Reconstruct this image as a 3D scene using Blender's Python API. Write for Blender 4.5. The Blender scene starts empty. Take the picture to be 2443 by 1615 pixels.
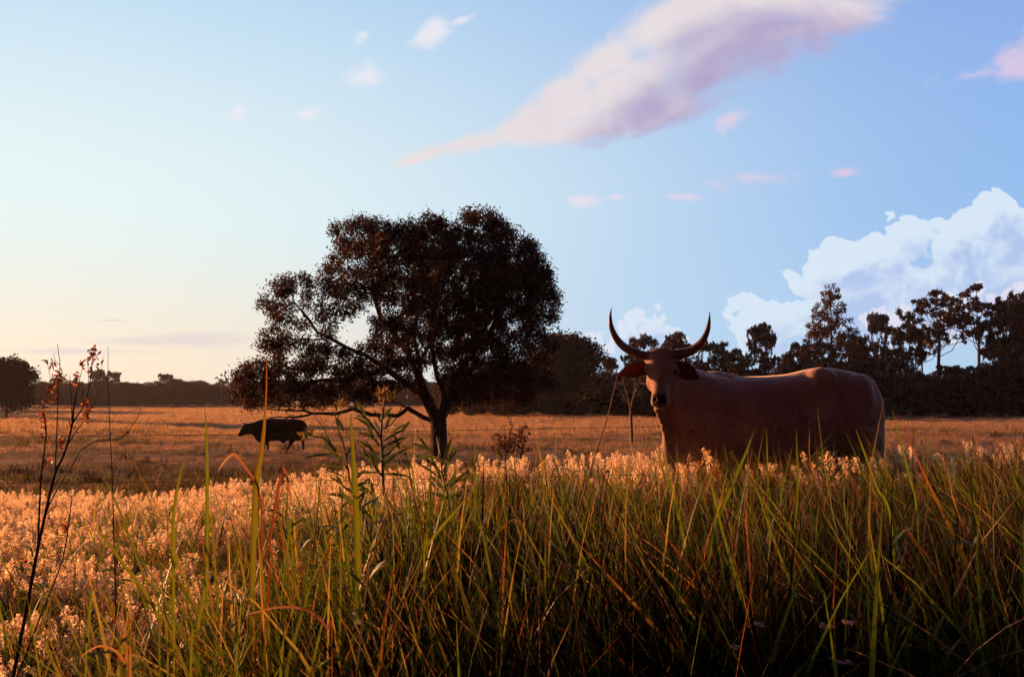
import bpy, math, random
import numpy as np
from mathutils import Vector, Matrix, noise as mnoise

SC = bpy.context.scene
COL = SC.collection
R = math.radians
rng = np.random.default_rng(7)
random.seed(7)

# ------------------------------------------------------------------ camera
FPX, CX, CY, HOR = 2333.0, 1221.5, 807.5, 950.0
TH = math.atan((HOR - CY) / FPX)
EYE = 2.2
cam = bpy.data.cameras.new('camera')
cam.sensor_width = 36
cam.lens = 36 * FPX / 2443
cam.clip_start = 0.05
cam.clip_end = 9000
cam_o = bpy.data.objects.new('camera', cam)
COL.objects.link(cam_o)
cam_o.location = (0, 0, EYE)
cam_o.rotation_euler = (R(90) + TH, 0, 0)
SC.camera = cam_o


def uv(px, py):
    cx = (px - CX) / FPX
    cy = (CY - py) / FPX
    y = math.cos(TH) - cy * math.sin(TH)
    z = math.sin(TH) + cy * math.cos(TH)
    return cx / y, z / y


def P(px, py, Y):
    """world point that stands Y metres in front of the viewpoint"""
    u, v = uv(px, py)
    return np.array([u * Y, Y, EYE + v * Y])


# ------------------------------------------------------------------ sun and sky
SUN_AZ, SUN_EL = R(-55), R(7)        # azimuth from +Y, negative = left
SUN_DIR = Vector((math.sin(SUN_AZ) * math.cos(SUN_EL), math.cos(SUN_AZ) * math.cos(SUN_EL), math.sin(SUN_EL)))
sl = bpy.data.lights.new('sun', 'SUN')
sl.energy = 5.0
sl.angle = R(0.6)
sl.color = (1.0, 0.43, 0.17)
so = bpy.data.objects.new('sun', sl)
COL.objects.link(so)
so.rotation_euler = (-SUN_DIR).to_track_quat('-Z', 'Y').to_euler()
SC.view_settings.view_transform = 'Standard'
SC.view_settings.look = 'None'
SC.view_settings.exposure = 0.75
SC.view_settings.gamma = 1
SC.view_settings.use_curve_mapping = False
SC.cycles.max_bounces = 4
SC.cycles.use_adaptive_sampling = True
SC.cycles.adaptive_threshold = 0.03
SC.cycles.adaptive_min_samples = 16
SC.cycles.use_denoising = True
SC.cycles.diffuse_bounces = 2
SC.cycles.glossy_bounces = 1
SC.cycles.transmission_bounces = 3
SC.cycles.transparent_max_bounces = 4
SC.cycles.volume_bounces = 0
SC.cycles.caustics_reflective = False
SC.cycles.caustics_refractive = False

W = bpy.data.worlds.new('World')
SC.world = W
W.use_nodes = True
W.cycles.sampling_method = 'NONE'


class NB:
    """small helper to write node trees"""
    def __init__(s, nt):
        s.nt = nt

    def n(s, t, **kw):
        nd = s.nt.nodes.new(t)
        for k, v in kw.items():
            setattr(nd, k, v)
        return nd

    def put(s, sock, v):
        if isinstance(v, bpy.types.NodeSocket):
            s.nt.links.new(v, sock)
        elif v is not None:
            sock.default_value = v

    def m(s, op, a, b=None, c=None, clamp=False):
        nd = s.n('ShaderNodeMath', operation=op)
        nd.use_clamp = clamp
        for i, v in enumerate((a, b, c)):
            if v is not None:
                s.put(nd.inputs[i], v)
        return nd.outputs[0]

    def vm(s, op, a, b=None, scale=None):
        nd = s.n('ShaderNodeVectorMath', operation=op)
        s.put(nd.inputs[0], a)
        if b is not None:
            s.put(nd.inputs[1], b)
        if scale is not None:
            s.put(nd.inputs[3], scale)
        return nd.outputs[1] if op in ('LENGTH', 'DOT_PRODUCT') else nd.outputs[0]

    def mix(s, f, a, b, blend='MIX'):
        nd = s.n('ShaderNodeMix', data_type='RGBA', blend_type=blend)
        s.put(nd.inputs[0], f)
        s.put(nd.inputs[6], tuple(a) + (1,) if isinstance(a, tuple) and len(a) == 3 else a)
        s.put(nd.inputs[7], tuple(b) + (1,) if isinstance(b, tuple) and len(b) == 3 else b)
        return nd.outputs[2]

    def noise(s, vec, scale, detail=4, rough=.55, dist=0, lac=2.0):
        nd = s.n('ShaderNodeTexNoise')
        s.put(nd.inputs['Vector'], vec)
        nd.inputs['Scale'].default_value = scale
        nd.inputs['Detail'].default_value = detail
        nd.inputs['Roughness'].default_value = rough
        nd.inputs['Distortion'].default_value = dist
        nd.inputs['Lacunarity'].default_value = lac
        return nd.outputs[0]

    def ss(s, x, a, b, lo=0.0, hi=1.0):
        nd = s.n('ShaderNodeMapRange', interpolation_type='SMOOTHSTEP')
        s.put(nd.inputs[0], x)
        nd.inputs[1].default_value = a
        nd.inputs[2].default_value = b
        nd.inputs[3].default_value = lo
        nd.inputs[4].default_value = hi
        return nd.outputs[0]

    def ell(s, p, px, py, rx, ry, ang=0.0):
        """1 - normalised distance to an ellipse of the sky (sizes in photo pixels)"""
        u, v = uv(px, py)
        mp = s.n('ShaderNodeMapping', vector_type='TEXTURE')
        s.put(mp.inputs[0], p)
        mp.inputs[1].default_value = (u, v, 0)
        mp.inputs[2].default_value = (0, 0, R(ang))
        mp.inputs[3].default_value = (rx / FPX, ry / FPX, 1)
        return s.m('SUBTRACT', 1.0, s.vm('LENGTH', mp.outputs[0]))

    def ells(s, p, lst):
        out = None
        for e in lst:
            v = s.ell(p, *e)
            out = v if out is None else s.m('SMOOTH_MAX', out, v, 0.25)
        return out


def cloud_group(name, ells, n_scale, n_amp, lo, hi, detail=5, rough=.6, warp=0.02, stretch=(1, 1, 1), rot=0, billow=0):
    g = bpy.data.node_groups.new(name, 'ShaderNodeTree')
    g.interface.new_socket('Vector', in_out='INPUT', socket_type='NodeSocketVector')
    g.interface.new_socket('Density', in_out='OUTPUT', socket_type='NodeSocketFloat')
    g.interface.new_socket('Raw', in_out='OUTPUT', socket_type='NodeSocketFloat')
    b = NB(g)
    gi, go = b.n('NodeGroupInput'), b.n('NodeGroupOutput')
    p = gi.outputs[0]
    mask = b.ells(p, ells)
    mp = b.n('ShaderNodeMapping')
    b.put(mp.inputs[0], p)
    mp.inputs[2].default_value = (0, 0, R(rot))
    mp.inputs[3].default_value = stretch
    q = mp.outputs[0]
    nn = b.n('ShaderNodeTexNoise', noise_dimensions='2D')
    b.put(nn.inputs['Vector'], q)
    nn.inputs['Scale'].default_value = n_scale
    nn.inputs['Detail'].default_value = detail
    nn.inputs['Roughness'].default_value = rough
    nn.inputs['Distortion'].default_value = warp
    nz = nn.outputs[0]
    if billow:
        vo = b.n('ShaderNodeTexVoronoi', feature='F1', voronoi_dimensions='2D')
        w = b.vm('SCALE', b.vm('SUBTRACT', nn.outputs['Color'], (.5, .5, .5)), scale=.5 / n_scale)
        b.put(vo.inputs['Vector'], b.vm('ADD', q, w))
        vo.inputs['Scale'].default_value = n_scale * 2.2
        vo.inputs['Detail'].default_value = 2
        vo.inputs['Roughness'].default_value = .6
        nz = b.m('MULTIPLY_ADD', b.m('SUBTRACT', .45, vo.outputs['Distance']), billow, nz)
    d = b.m('MULTIPLY_ADD', b.m('SUBTRACT', nz, .5), n_amp, mask)
    b.put(go.inputs[0], b.ss(d, lo, hi))
    b.put(go.inputs[1], d)
    return g


def build_world():
    nt = W.node_tree
    nt.nodes.clear()
    b = NB(nt)
    tc = b.n('ShaderNodeTexCoord')
    sep = b.n('ShaderNodeSeparateXYZ')
    b.put(sep.inputs[0], tc.outputs['Generated'])
    x, y, z = sep.outputs
    ys = b.m('MAXIMUM', y, 0.04)
    u, v = b.m('DIVIDE', x, ys), b.m('DIVIDE', z, ys)
    cmb = b.n('ShaderNodeCombineXYZ')
    b.put(cmb.inputs[0], u)
    b.put(cmb.inputs[1], v)
    p = cmb.outputs[0]
    sky = b.n('ShaderNodeTexSky', sky_type='NISHITA')
    sky.sun_disc = False
    sky.sun_elevation = SUN_EL
    sky.sun_rotation = SUN_AZ
    sky.air_density = 1.0
    sky.dust_density = 0.6
    sky.ozone_density = 2.0
    nish = b.vm('SCALE', sky.outputs[0], scale=SKY_K)
    # the clear evening sky: pale near the sun and near the horizon, blue away from it
    el = b.m('MAXIMUM', z, 0.0)
    sd = b.vm('DOT_PRODUCT', tc.outputs['Generated'], tuple(SUN_DIR))       # cos of the angle to the sun
    away = b.ss(sd, 0.90, 0.10)
    c_low = b.mix(b.ss(sd, 0.42, 0.84), (0.50, 0.74, 1.0), (1.0, 0.86, 0.68))
    c_mid = b.mix(away, (0.85, 1.0, 1.0), (0.33, 0.56, 0.95))
    c_top = b.mix(away, (0.46, 0.72, 1.0), (0.25, 0.39, 0.86))
    g = b.mix(b.ss(el, 0.0, 0.20), c_low, c_mid)
    g = b.mix(b.ss(el, 0.18, 0.50), g, c_top)
    base = b.mix(0.88, nish, g)
    # unseen sky overhead and behind is dimmed and tinted to shape the fill light
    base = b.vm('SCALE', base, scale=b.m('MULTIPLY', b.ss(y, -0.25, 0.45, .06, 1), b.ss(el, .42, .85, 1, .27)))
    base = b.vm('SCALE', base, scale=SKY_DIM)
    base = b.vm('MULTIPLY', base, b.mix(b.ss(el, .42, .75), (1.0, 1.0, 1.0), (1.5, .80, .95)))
    base = b.vm('MULTIPLY', base, b.mix(b.ss(y, .40, -.1), (1.0, 1.0, 1.0), (1.35, .72, .85)))      # pink added to the unseen sky behind, to warm the fill

    def dens(g, off=(0, 0, 0), raw=0):
        nd = b.n('ShaderNodeGroup', node_tree=g)
        b.put(nd.inputs[0], b.vm('ADD', p, off) if any(off) else p)
        return nd.outputs[raw]

    def bgnd(c, k=1.0):
        n_ = b.n('ShaderNodeBackground')
        b.put(n_.inputs[0], c)
        n_.inputs[1].default_value = k
        return n_.outputs[0]

    def where(f, a_, b_):
        n_ = b.n('ShaderNodeMixShader')
        b.put(n_.inputs[0], f)
        nt.links.new(a_, n_.inputs[1]); nt.links.new(b_, n_.inputs[2])
        return n_.outputs[0]

    def both(*c):
        o_ = c[0]
        for k_ in c[1:]: o_ = b.m('MULTIPLY', o_, k_)
        return o_

    front = b.m('GREATER_THAN', y, .5)
    dim = lambda *c: tuple(q * SKY_DIM for q in c)
    # --- thin grey streaks low on the left
    g0 = cloud_group('streak_clouds', [(450, 806, 150, 22, 0), (380, 814, 230, 12, 1), (150, 838, 200, 12, 0), (270, 765, 50, 5, 0)],
                     5, 2.6, .0, .9, stretch=(1, 5, 1))
    colC = b.mix(b.m('MULTIPLY', dens(g0), .6), base, dim(0.68, 0.64, 0.68))
    # --- distant cumulus on the right: lit tops, blue-grey bodies melting into the sky
    cu = [(2460, 660, 330, 215, 0), (2200, 700, 330, 150, 28), (1960, 735, 210, 115, 30), (1820, 790, 110, 120, 40),
          (2370, 515, 105, 110, 45), (2010, 645, 200, 90, 26), (2480, 560, 120, 120, 0), (2140, 600, 200, 85, 24), (2290, 590, 170, 110, 25), (2330, 690, 300, 150, 10), (2050, 700, 220, 110, 20)]
    g1 = cloud_group('far_cumulus', cu, 12, .50, .06, .13, warp=.1, billow=1.15, detail=5, rough=.55)
    cu2 = [(1530, 790, 95, 90, 20), (1420, 830, 110, 65, 0), (1620, 830, 90, 60, 0)]
    g2 = cloud_group('low_cumulus', cu2, 17, .8, .12, .30, warp=.1, billow=1.0, detail=5)
    cu3 = [(2130, 770, 110, 75, 0), (2290, 750, 130, 90, 10), (2460, 740, 120, 80, 0)]
    g3 = cloud_group('front_cumulus', cu3, 16, .8, .12, .24, warp=.1, billow=1.0, detail=5)
    colB = base
    for gg, off, lit, sh, k in ((g1, (-.010, .014, 0), (0.74, 0.85, 0.95), (0.46, 0.58, 0.87), .85),
                                (g2, (-.008, .010, 0), (0.78, 0.84, 0.94), (0.50, 0.64, 0.92), .75),
                                (g3, (-.008, .010, 0), (0.80, 0.78, 0.90), (0.47, 0.56, 0.86), .8)):
        d0 = dens(gg)
        r0, r1 = dens(gg, off, 1), dens(gg, tuple(2.6 * o for o in off), 1)
        occ = b.m('MULTIPLY_ADD', r0, .45, b.m('MULTIPLY', r1, .55))      # how much cloud lies towards the sun
        r2, r3 = dens(gg, raw=1), dens(gg, tuple(.45 * o for o in off), 1)
        occ = b.m('SUBTRACT', occ, b.m('MULTIPLY', b.m('SUBTRACT', r2, r3), 1.0))
        body = b.mix(b.ss(occ, -.20, .80), dim(*lit), dim(*sh))
        colB = b.mix(b.m('MULTIPLY', d0, b.ss(z, .03, .13, .72, k)), colB, body)
    # --- the long pink cloud and the small wisps
    mc = [(1130, 342, 200, 36, 12), (1240, 310, 190, 52, 18), (1320, 272, 230, 66, 24), (1520, 190, 250, 92, 28), (1740, 112, 320, 128, 22),
          (1990, 40, 260, 92, 14), (1450, 145, 170, 66, 30), (1350, 215, 130, 50, 30), (1600, 60, 190, 80, 24), (1850, 10, 320, 80, 0), (1300, 318, 260, 34, 8), (1020, 368, 100, 16, 20), (1560, 270, 180, 46, 14)]
    g4 = cloud_group('long_cloud', mc, 5.2, 2.1, -.14, .50, detail=8, rough=.62, warp=.35, stretch=(1, 1.7, 1), rot=-22)
    d0, r0, r1 = dens(g4), dens(g4, (-.014, .020, 0), 1), dens(g4, (-.04, .055, 0), 1)
    occ = b.m('MULTIPLY_ADD', r0, .35, b.m('MULTIPLY', r1, .65))
    body = b.mix(b.ss(b.m('MULTIPLY_ADD', b.m('ADD', u, b.m('MULTIPLY', v, -.5)), .9, occ), -.30, .62), dim(0.84, 0.76, 0.76), dim(0.44, 0.37, 0.58))
    low = b.ss(b.noise(p, 5, 3), .35, .7)
    body = b.mix(b.m('MULTIPLY', b.ss(b.noise(p, 22, 5, .65), .35, .7), .22), body, dim(0.74, 0.70, 0.80))
    body = b.mix(b.m('MULTIPLY', low, .22), body, dim(0.80, 0.56, 0.66))
    colA = b.mix(b.m('MULTIPLY', d0, .92), base, body)
    sm = [(1030, 70, 60, 40, 35), (1110, 45, 50, 16, 20), (880, 180, 60, 40, 0), (865, 85, 36, 20, 50), (725, 272, 80, 24, 10),
          (570, 268, 30, 30, 40), (1745, 285, 60, 32, 30), (1800, 425, 130, 32, 5), (2018, 415, 60, 22, 0), (1390, 480, 60, 17, 0),
          (1635, 470, 50, 16, 0), (1465, 470, 30, 14, 0), (2430, 160, 110, 60, 40), (2320, 180, 100, 28, 10)]
    g5 = cloud_group('small_wisps', sm, 13, 2.8, .02, 1.0, detail=6, rough=.62, warp=.3, stretch=(1, 1.6, 1), rot=-22)
    colA = b.mix(b.m('MULTIPLY', dens(g5), .85), colA, b.mix(b.ss(u, -.15, .35), dim(0.86, 0.84, 0.90), dim(0.74, 0.60, 0.78)))
    # line that parts the upper clouds from the cumulus bank
    (ua, va), (ub, vb) = uv(1340, 640), uv(2443, 360)
    k_ = (vb - va) / (ub - ua)
    line = b.m('ADD', b.m('MULTIPLY', b.m('SUBTRACT', u, ua), k_), va)
    above = b.m('GREATER_THAN', v, line)
    regA = both(front, above, b.m('GREATER_THAN', v, uv(0, 520)[1]), b.m('GREATER_THAN', u, uv(480, 0)[0]), b.m('LESS_THAN', v, .5), b.m('LESS_THAN', u, .75))
    regB = both(front, b.m('SUBTRACT', 1.0, above), b.m('GREATER_THAN', u, uv(1290, 0)[0]), b.m('GREATER_THAN', v, -.02), b.m('LESS_THAN', u, .8))
    regC = both(front, b.m('LESS_THAN', v, uv(0, 730)[1]), b.m('LESS_THAN', u, uv(760, 0)[0]), b.m('GREATER_THAN', v, -.02), b.m('GREATER_THAN', u, -.8))
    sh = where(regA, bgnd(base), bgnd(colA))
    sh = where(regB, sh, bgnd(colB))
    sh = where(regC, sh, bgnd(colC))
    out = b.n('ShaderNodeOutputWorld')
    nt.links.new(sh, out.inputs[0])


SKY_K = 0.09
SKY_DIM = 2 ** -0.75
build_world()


# ------------------------------------------------------------------ helpers
def tag(o, label=None, cat=None, group=None, kind=None):
    if label: o['label'] = label
    if cat: o['category'] = cat
    if group: o['group'] = group
    if kind: o['kind'] = kind
    return o


def empty(name, loc=(0, 0, 0), **kw):
    o = bpy.data.objects.new(name, None)
    o.empty_display_size = .2
    o.location = loc
    COL.objects.link(o)
    return tag(o, **kw)


def mesh_np(name, verts, faces, smooth=False, mat=None, col=None):
    """verts (N,3), faces (M,k) with one k or a list of such arrays"""
    me = bpy.data.meshes.new(name)
    if not isinstance(faces, list): faces = [faces]
    faces = [np.asarray(f, dtype=np.int32) for f in faces if len(f)]
    verts = np.asarray(verts, dtype=np.float32)
    me.vertices.add(len(verts))
    me.vertices.foreach_set('co', verts.ravel())
    loops = np.concatenate([f.ravel() for f in faces])
    cnt = np.concatenate([np.full(len(f), f.shape[1], dtype=np.int32) for f in faces])
    st = np.concatenate([[0], np.cumsum(cnt)[:-1]]).astype(np.int32)
    me.loops.add(len(loops))
    me.loops.foreach_set('vertex_index', loops)
    me.polygons.add(len(cnt))
    me.polygons.foreach_set('loop_start', st)
    me.polygons.foreach_set('loop_total', cnt)
    if smooth:
        me.polygons.foreach_set('use_smooth', np.ones(len(cnt), dtype=bool))
    if col is not None:
        a = me.attributes.new('col', 'FLOAT_COLOR', 'POINT')
        c = np.ones((len(verts), 4), dtype=np.float32)
        c[:, :3] = col
        a.data.foreach_set('color', c.ravel())
    me.update()
    me.validate()
    if mat: me.materials.append(mat)
    return me


def obj(name, me, parent=None, loc=None, link=True):
    o = bpy.data.objects.new(name, me)
    if loc is not None: o.location = loc
    if link: COL.objects.link(o)
    if parent:
        o.parent = parent
    return o


def smooth01(t):
    t = np.clip(t, 0, 1)
    return t * t * (3 - 2 * t)


def tz(x, y):
    """height of the ground"""
    x = np.asarray(x, float); y = np.asarray(y, float)
    s = smooth01((y - 10.2) / 13.0)
    bank = .95 + .035 * np.clip(x, -6, 4)
    und = .05 * np.sin(x * .35 + 1.3) * np.sin(y * .27 + .4) + .03 * np.sin(x * .9 + y * .6)
    far = .10 * np.sin(x * .045 + 2) * np.sin(y * .06 + 1) * smooth01((y - 30) / 40) + .06 * np.sin(x * .17 + y * .11) * smooth01((y - 20) / 30)
    return bank * (1 - s) + und * (.3 + .7 * s) + far


def principled(name, base, rough=.8, spec=.2):
    m = bpy.data.materials.new(name)
    m.use_nodes = True
    nt = m.node_tree
    b = NB(nt)
    pr = nt.nodes['Principled BSDF']
    if isinstance(base, tuple): pr.inputs['Base Color'].default_value = base + (1,)
    pr.inputs['Roughness'].default_value = rough
    pr.inputs['Specular IOR Level'].default_value = spec
    return m, b, pr


def leaf_material(name, trans=.5, gain=(1, 1, 1), rough=.5, spec=.25, var=.35):
    """leaf colour comes from the mesh; part of the light passes through the blade"""
    m, b, pr = principled(name, (.1, .1, .1), rough, spec)
    at = b.n('ShaderNodeAttribute', attribute_name='col')
    oi = b.n('ShaderNodeObjectInfo')
    f = b.m('MULTIPLY_ADD', oi.outputs['Random'], var, 1 - var / 2)
    c = b.vm('SCALE', at.outputs['Color'], scale=f)
    b.put(pr.inputs['Base Color'], c)
    tr = b.n('ShaderNodeBsdfTranslucent')
    b.put(tr.inputs[0], b.vm('MULTIPLY', c, gain))
    mx = b.n('ShaderNodeMixShader')
    mx.inputs[0].default_value = trans
    b.nt.links.new(pr.outputs[0], mx.inputs[1])
    b.nt.links.new(tr.outputs[0], mx.inputs[2])
    b.nt.links.new(mx.outputs[0], b.nt.nodes['Material Output'].inputs[0])
    return m


def bark_material(name, c1, c2, scale=6):
    m, b, pr = principled(name, c1, .9, .1)
    tc = b.n('ShaderNodeTexCoord')
    mp = b.n('ShaderNodeMapping')
    b.put(mp.inputs[0], tc.outputs['Object'])
    mp.inputs[3].default_value = (1, 1, .2)
    n = b.noise(mp.outputs[0], scale, 6, .65)
    b.put(pr.inputs['Base Color'], b.mix(b.ss(n, .35, .65), c1, c2))
    bp = b.n('ShaderNodeBump')
    bp.inputs['Strength'].default_value = .8
    bp.inputs['Distance'].default_value = .04
    b.put(bp.inputs['Height'], n)
    b.put(pr.inputs['Normal'], bp.outputs[0])
    return m


M_GRASS = leaf_material('grass_blades', .55, (1.9, 1.75, .9), rough=.45, spec=.3)
M_SEED = leaf_material('seed_fluff', .6, (1.5, 1.45, 1.3), rough=.8, spec=.1, var=.3)
M_LEAF = leaf_material('tree_leaves', .45, (2.7, 1.5, .9), rough=.5, spec=.15)
M_THATCH, _b, _pr = principled('dead_thatch', (.05, .04, .02), .9, .05)
_b.put(_pr.inputs['Base Color'], _b.n('ShaderNodeAttribute', attribute_name='col').outputs['Color'])
M_BARK = bark_material('dark_bark', (.035, .022, .02), (.09, .06, .045))
M_PALE = bark_material('pale_bark', (.13, .085, .06), (.28, .19, .14))


def build_ground():
    rad = np.concatenate([[0.0], np.geomspace(.6, 3500, 190)])
    ang = np.linspace(0, 2 * np.pi, 320, endpoint=False)
    rr, aa = np.meshgrid(rad[1:], ang, indexing='ij')
    x, y = rr * np.sin(aa), rr * np.cos(aa)
    z = tz(x, y)
    v = np.concatenate([[[0, 0, float(tz(0, 0))]], np.stack([x, y, z], -1).reshape(-1, 3)])
    nr, na = rr.shape
    i = np.arange(nr - 1)[:, None] * na + np.arange(na)[None]
    j = np.arange(nr - 1)[:, None] * na + (np.arange(na)[None] + 1) % na
    q = np.stack([i, i + na, j + na, j], -1).reshape(-1, 4)[:, ::-1] + 1
    k = np.arange(na)
    t = np.stack([np.zeros(na, int), (k + 1) % na + 1, k + 1], -1)
    m, b, pr = principled('field_soil', (.2, .12, .06), .95, .05)
    tc = b.n('ShaderNodeTexCoord')
    p = tc.outputs['Object']
    mp = b.n('ShaderNodeMapping')
    b.put(mp.inputs[0], p)
    mp.inputs[3].default_value = (.35, 1, 1)
    n1 = b.noise(mp.outputs[0], .09, 4, .6)
    n2 = b.noise(mp.outputs[0], .5, 5, .65)
    n3 = b.noise(p, 7, 5, .7)
    c = b.mix(b.ss(n1, .40, .60), (.36, .21, .125), (.42, .30, .21))
    c = b.mix(b.m('MULTIPLY', b.ss(n2, .50, .72), .65), c, (.13, .115, .03))
    c = b.mix(b.ss(n3, .35, .75, 0, .55), c, (.10, .06, .03))
    sp = b.n('ShaderNodeSeparateXYZ')
    b.put(sp.inputs[0], p)
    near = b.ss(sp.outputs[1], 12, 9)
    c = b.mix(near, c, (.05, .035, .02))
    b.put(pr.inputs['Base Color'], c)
    bp = b.n('ShaderNodeBump')
    bp.inputs['Strength'].default_value = 1
    bp.inputs['Distance'].default_value = .35
    hgt = b.m('ADD', b.noise(p, 4, 6, .75), b.m('MULTIPLY', n2, 1.2))
    b.put(bp.inputs['Height'], hgt)
    b.put(pr.inputs['Normal'], bp.outputs[0])
    pr.inputs['Sheen Weight'].default_value = .6
    pr.inputs['Sheen Roughness'].default_value = .6
    pr.inputs['Sheen Tint'].default_value = (.8, .5, .35, 1)
    o = obj('ground', mesh_np('ground', v, [q, t], True, m))
    tag(o, 'open pasture ground running to the far tree lines', 'ground', kind='structure')


build_ground()


# ------------------------------------------------------------------ trees
def unit(v):
    return v / np.maximum(np.linalg.norm(v, axis=-1, keepdims=True), 1e-9)


def colonize(attr, pos, par, step, infl, kill, iters, rg, jit=.15, grav=(0, 0, .05)):
    pos = [np.asarray(p, float) for p in pos]
    par = list(par)
    A = np.array(attr, float)
    d = np.full(len(A), 1e9); ni = np.zeros(len(A), int)

    def upd(start):
        nonlocal d, ni
        new = np.array(pos[start:])
        for c in range(0, len(new), 400):
            blk = new[c:c + 400]
            dd = np.linalg.norm(A[:, None] - blk[None], axis=2)
            k = dd.argmin(1); dm = dd[np.arange(len(A)), k]
            w = dm < d
            d[w] = dm[w]; ni[w] = k[w] + start + c
    upd(0)
    for _ in range(iters):
        act = d < infl
        if not act.any():
            if len(A) == 0: break
            j = d.argmin()
            act = np.zeros(len(A), bool); act[d < d[j] * 1.15] = True
        idx = ni[act]
        P0 = np.array(pos)
        dirs = np.zeros_like(P0)
        np.add.at(dirs, idx, unit(A[act] - P0[idx]))
        u = np.unique(idx)
        dv = unit(unit(dirs[u]) + rg.normal(0, jit, (len(u), 3)) + np.array(grav))
        st = len(pos)
        for a, q in zip(u, dv):
            pos.append(P0[a] + q * step); par.append(int(a))
        upd(st)
        keep = d > kill
        A, d, ni = A[keep], d[keep], ni[keep]
        if len(A) == 0 or len(pos) > 12000: break
    return np.array(pos), np.array(par)


def radii(pos, par, r_tip, r_base):
    n = len(pos)
    kids = np.zeros(n, int)
    for i in range(n):
        if par[i] >= 0: kids[par[i]] += 1
    tips = kids == 0
    e = max(1.6, math.log(max(2, tips.sum())) / math.log(r_base / r_tip))
    acc = np.where(tips, r_tip ** e, 0.0)
    for i in range(n - 1, 0, -1):
        if par[i] >= 0: acc[par[i]] += acc[i]
    return acc ** (1 / e), kids


def polyline_nodes(lines, step):
    """lines: list of (parent index or None, [points]); returns nodes, parents"""
    pos, par = [], []
    for ln in lines:
        pts = [np.array(p, float) for p in ln]
        if not pos:
            pos.append(pts[0]); par.append(-1); last = 0
        else:
            dd = np.linalg.norm(np.array(pos) - pts[0], axis=1)
            last = int(dd.argmin())
        for a, b_ in zip(pts[:-1], pts[1:]):
            L = np.linalg.norm(b_ - a); k = max(1, int(round(L / step)))
            for i in range(1, k + 1):
                pos.append(a + (b_ - a) * i / k); par.append(last); last = len(pos) - 1
    return pos, par


def branch_mesh(name, pos, par, r, mat, rmin=0, sides=6):
    ch = np.array([i for i in range(len(pos)) if par[i] >= 0 and r[i] >= rmin])
    pa = par[ch]
    a, b_ = pos[pa], pos[ch]
    rb = r[ch]
    ra = np.minimum(r[pa], rb * 1.25)
    # direction at each node: average with its parent's for smoother joints
    dirn = np.zeros_like(pos)
    dirn[ch] = unit(b_ - a)
    root = par < 0
    dirn[root] = (0, 0, 1)
    da = unit(dirn[pa] + dirn[ch]); db = dirn[ch]

    def ring(c, dd, rad):
        ref = np.tile(np.array([.3, 1, .1]), (len(c), 1))
        u = unit(np.cross(dd, ref)); w = np.cross(dd, u)
        t = np.linspace(0, 2 * np.pi, sides, endpoint=False)
        return c[:, None] + rad[:, None, None] * (np.cos(t)[None, :, None] * u[:, None] + np.sin(t)[None, :, None] * w[:, None])
    v = np.concatenate([ring(a, da, ra), ring(b_, db, rb)], 1).reshape(-1, 3)
    n = len(ch)
    k = np.arange(sides); k2 = (k + 1) % sides
    base = (np.arange(n) * 2 * sides)[:, None]
    q = np.stack([base + k, base + k2, base + k2 + sides, base + k + sides], -1).reshape(-1, 4)
    return mesh_np(name, v, q, True, mat)


def leaf_mesh(name, c, size, asp, cols, rg, mat, droop=.3, sunward=None):
    """rhombic leaves at centres c"""
    n = len(c)
    d = unit(rg.normal(0, 1, (n, 3)) + np.array([0, 0, -droop]))
    s = unit(np.cross(d, rg.normal(0, 1, (n, 3))))
    L = size * rg.uniform(.6, 1.3, (n, 1))
    v = np.stack([c - d * L * .5, c + s * L * asp * .5, c + d * L * .5, c - s * L * asp * .5], 1).reshape(-1, 3)
    q = np.arange(n * 4).reshape(-1, 4)
    return mesh_np(name, v, q, False, mat, np.repeat(cols, 4, axis=0))


def leaf_cols(n, rg, a, b_):
    t = rg.random((n, 1)) ** 1.3
    c = np.array(a)[None] * (1 - t) + np.array(b_)[None] * t
    return c * rg.uniform(.65, 1.3, (n, 1))


def in_ell(n, c, r, rg, shell=0):
    """random points in an ellipsoid, optionally biased to its outside"""
    u = unit(rg.normal(0, 1, (n, 3)))
    rad = rg.random((n, 1)) ** (1 / (3 + shell))
    return np.array(c)[None] + u * rad * np.array(r)[None]


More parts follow.
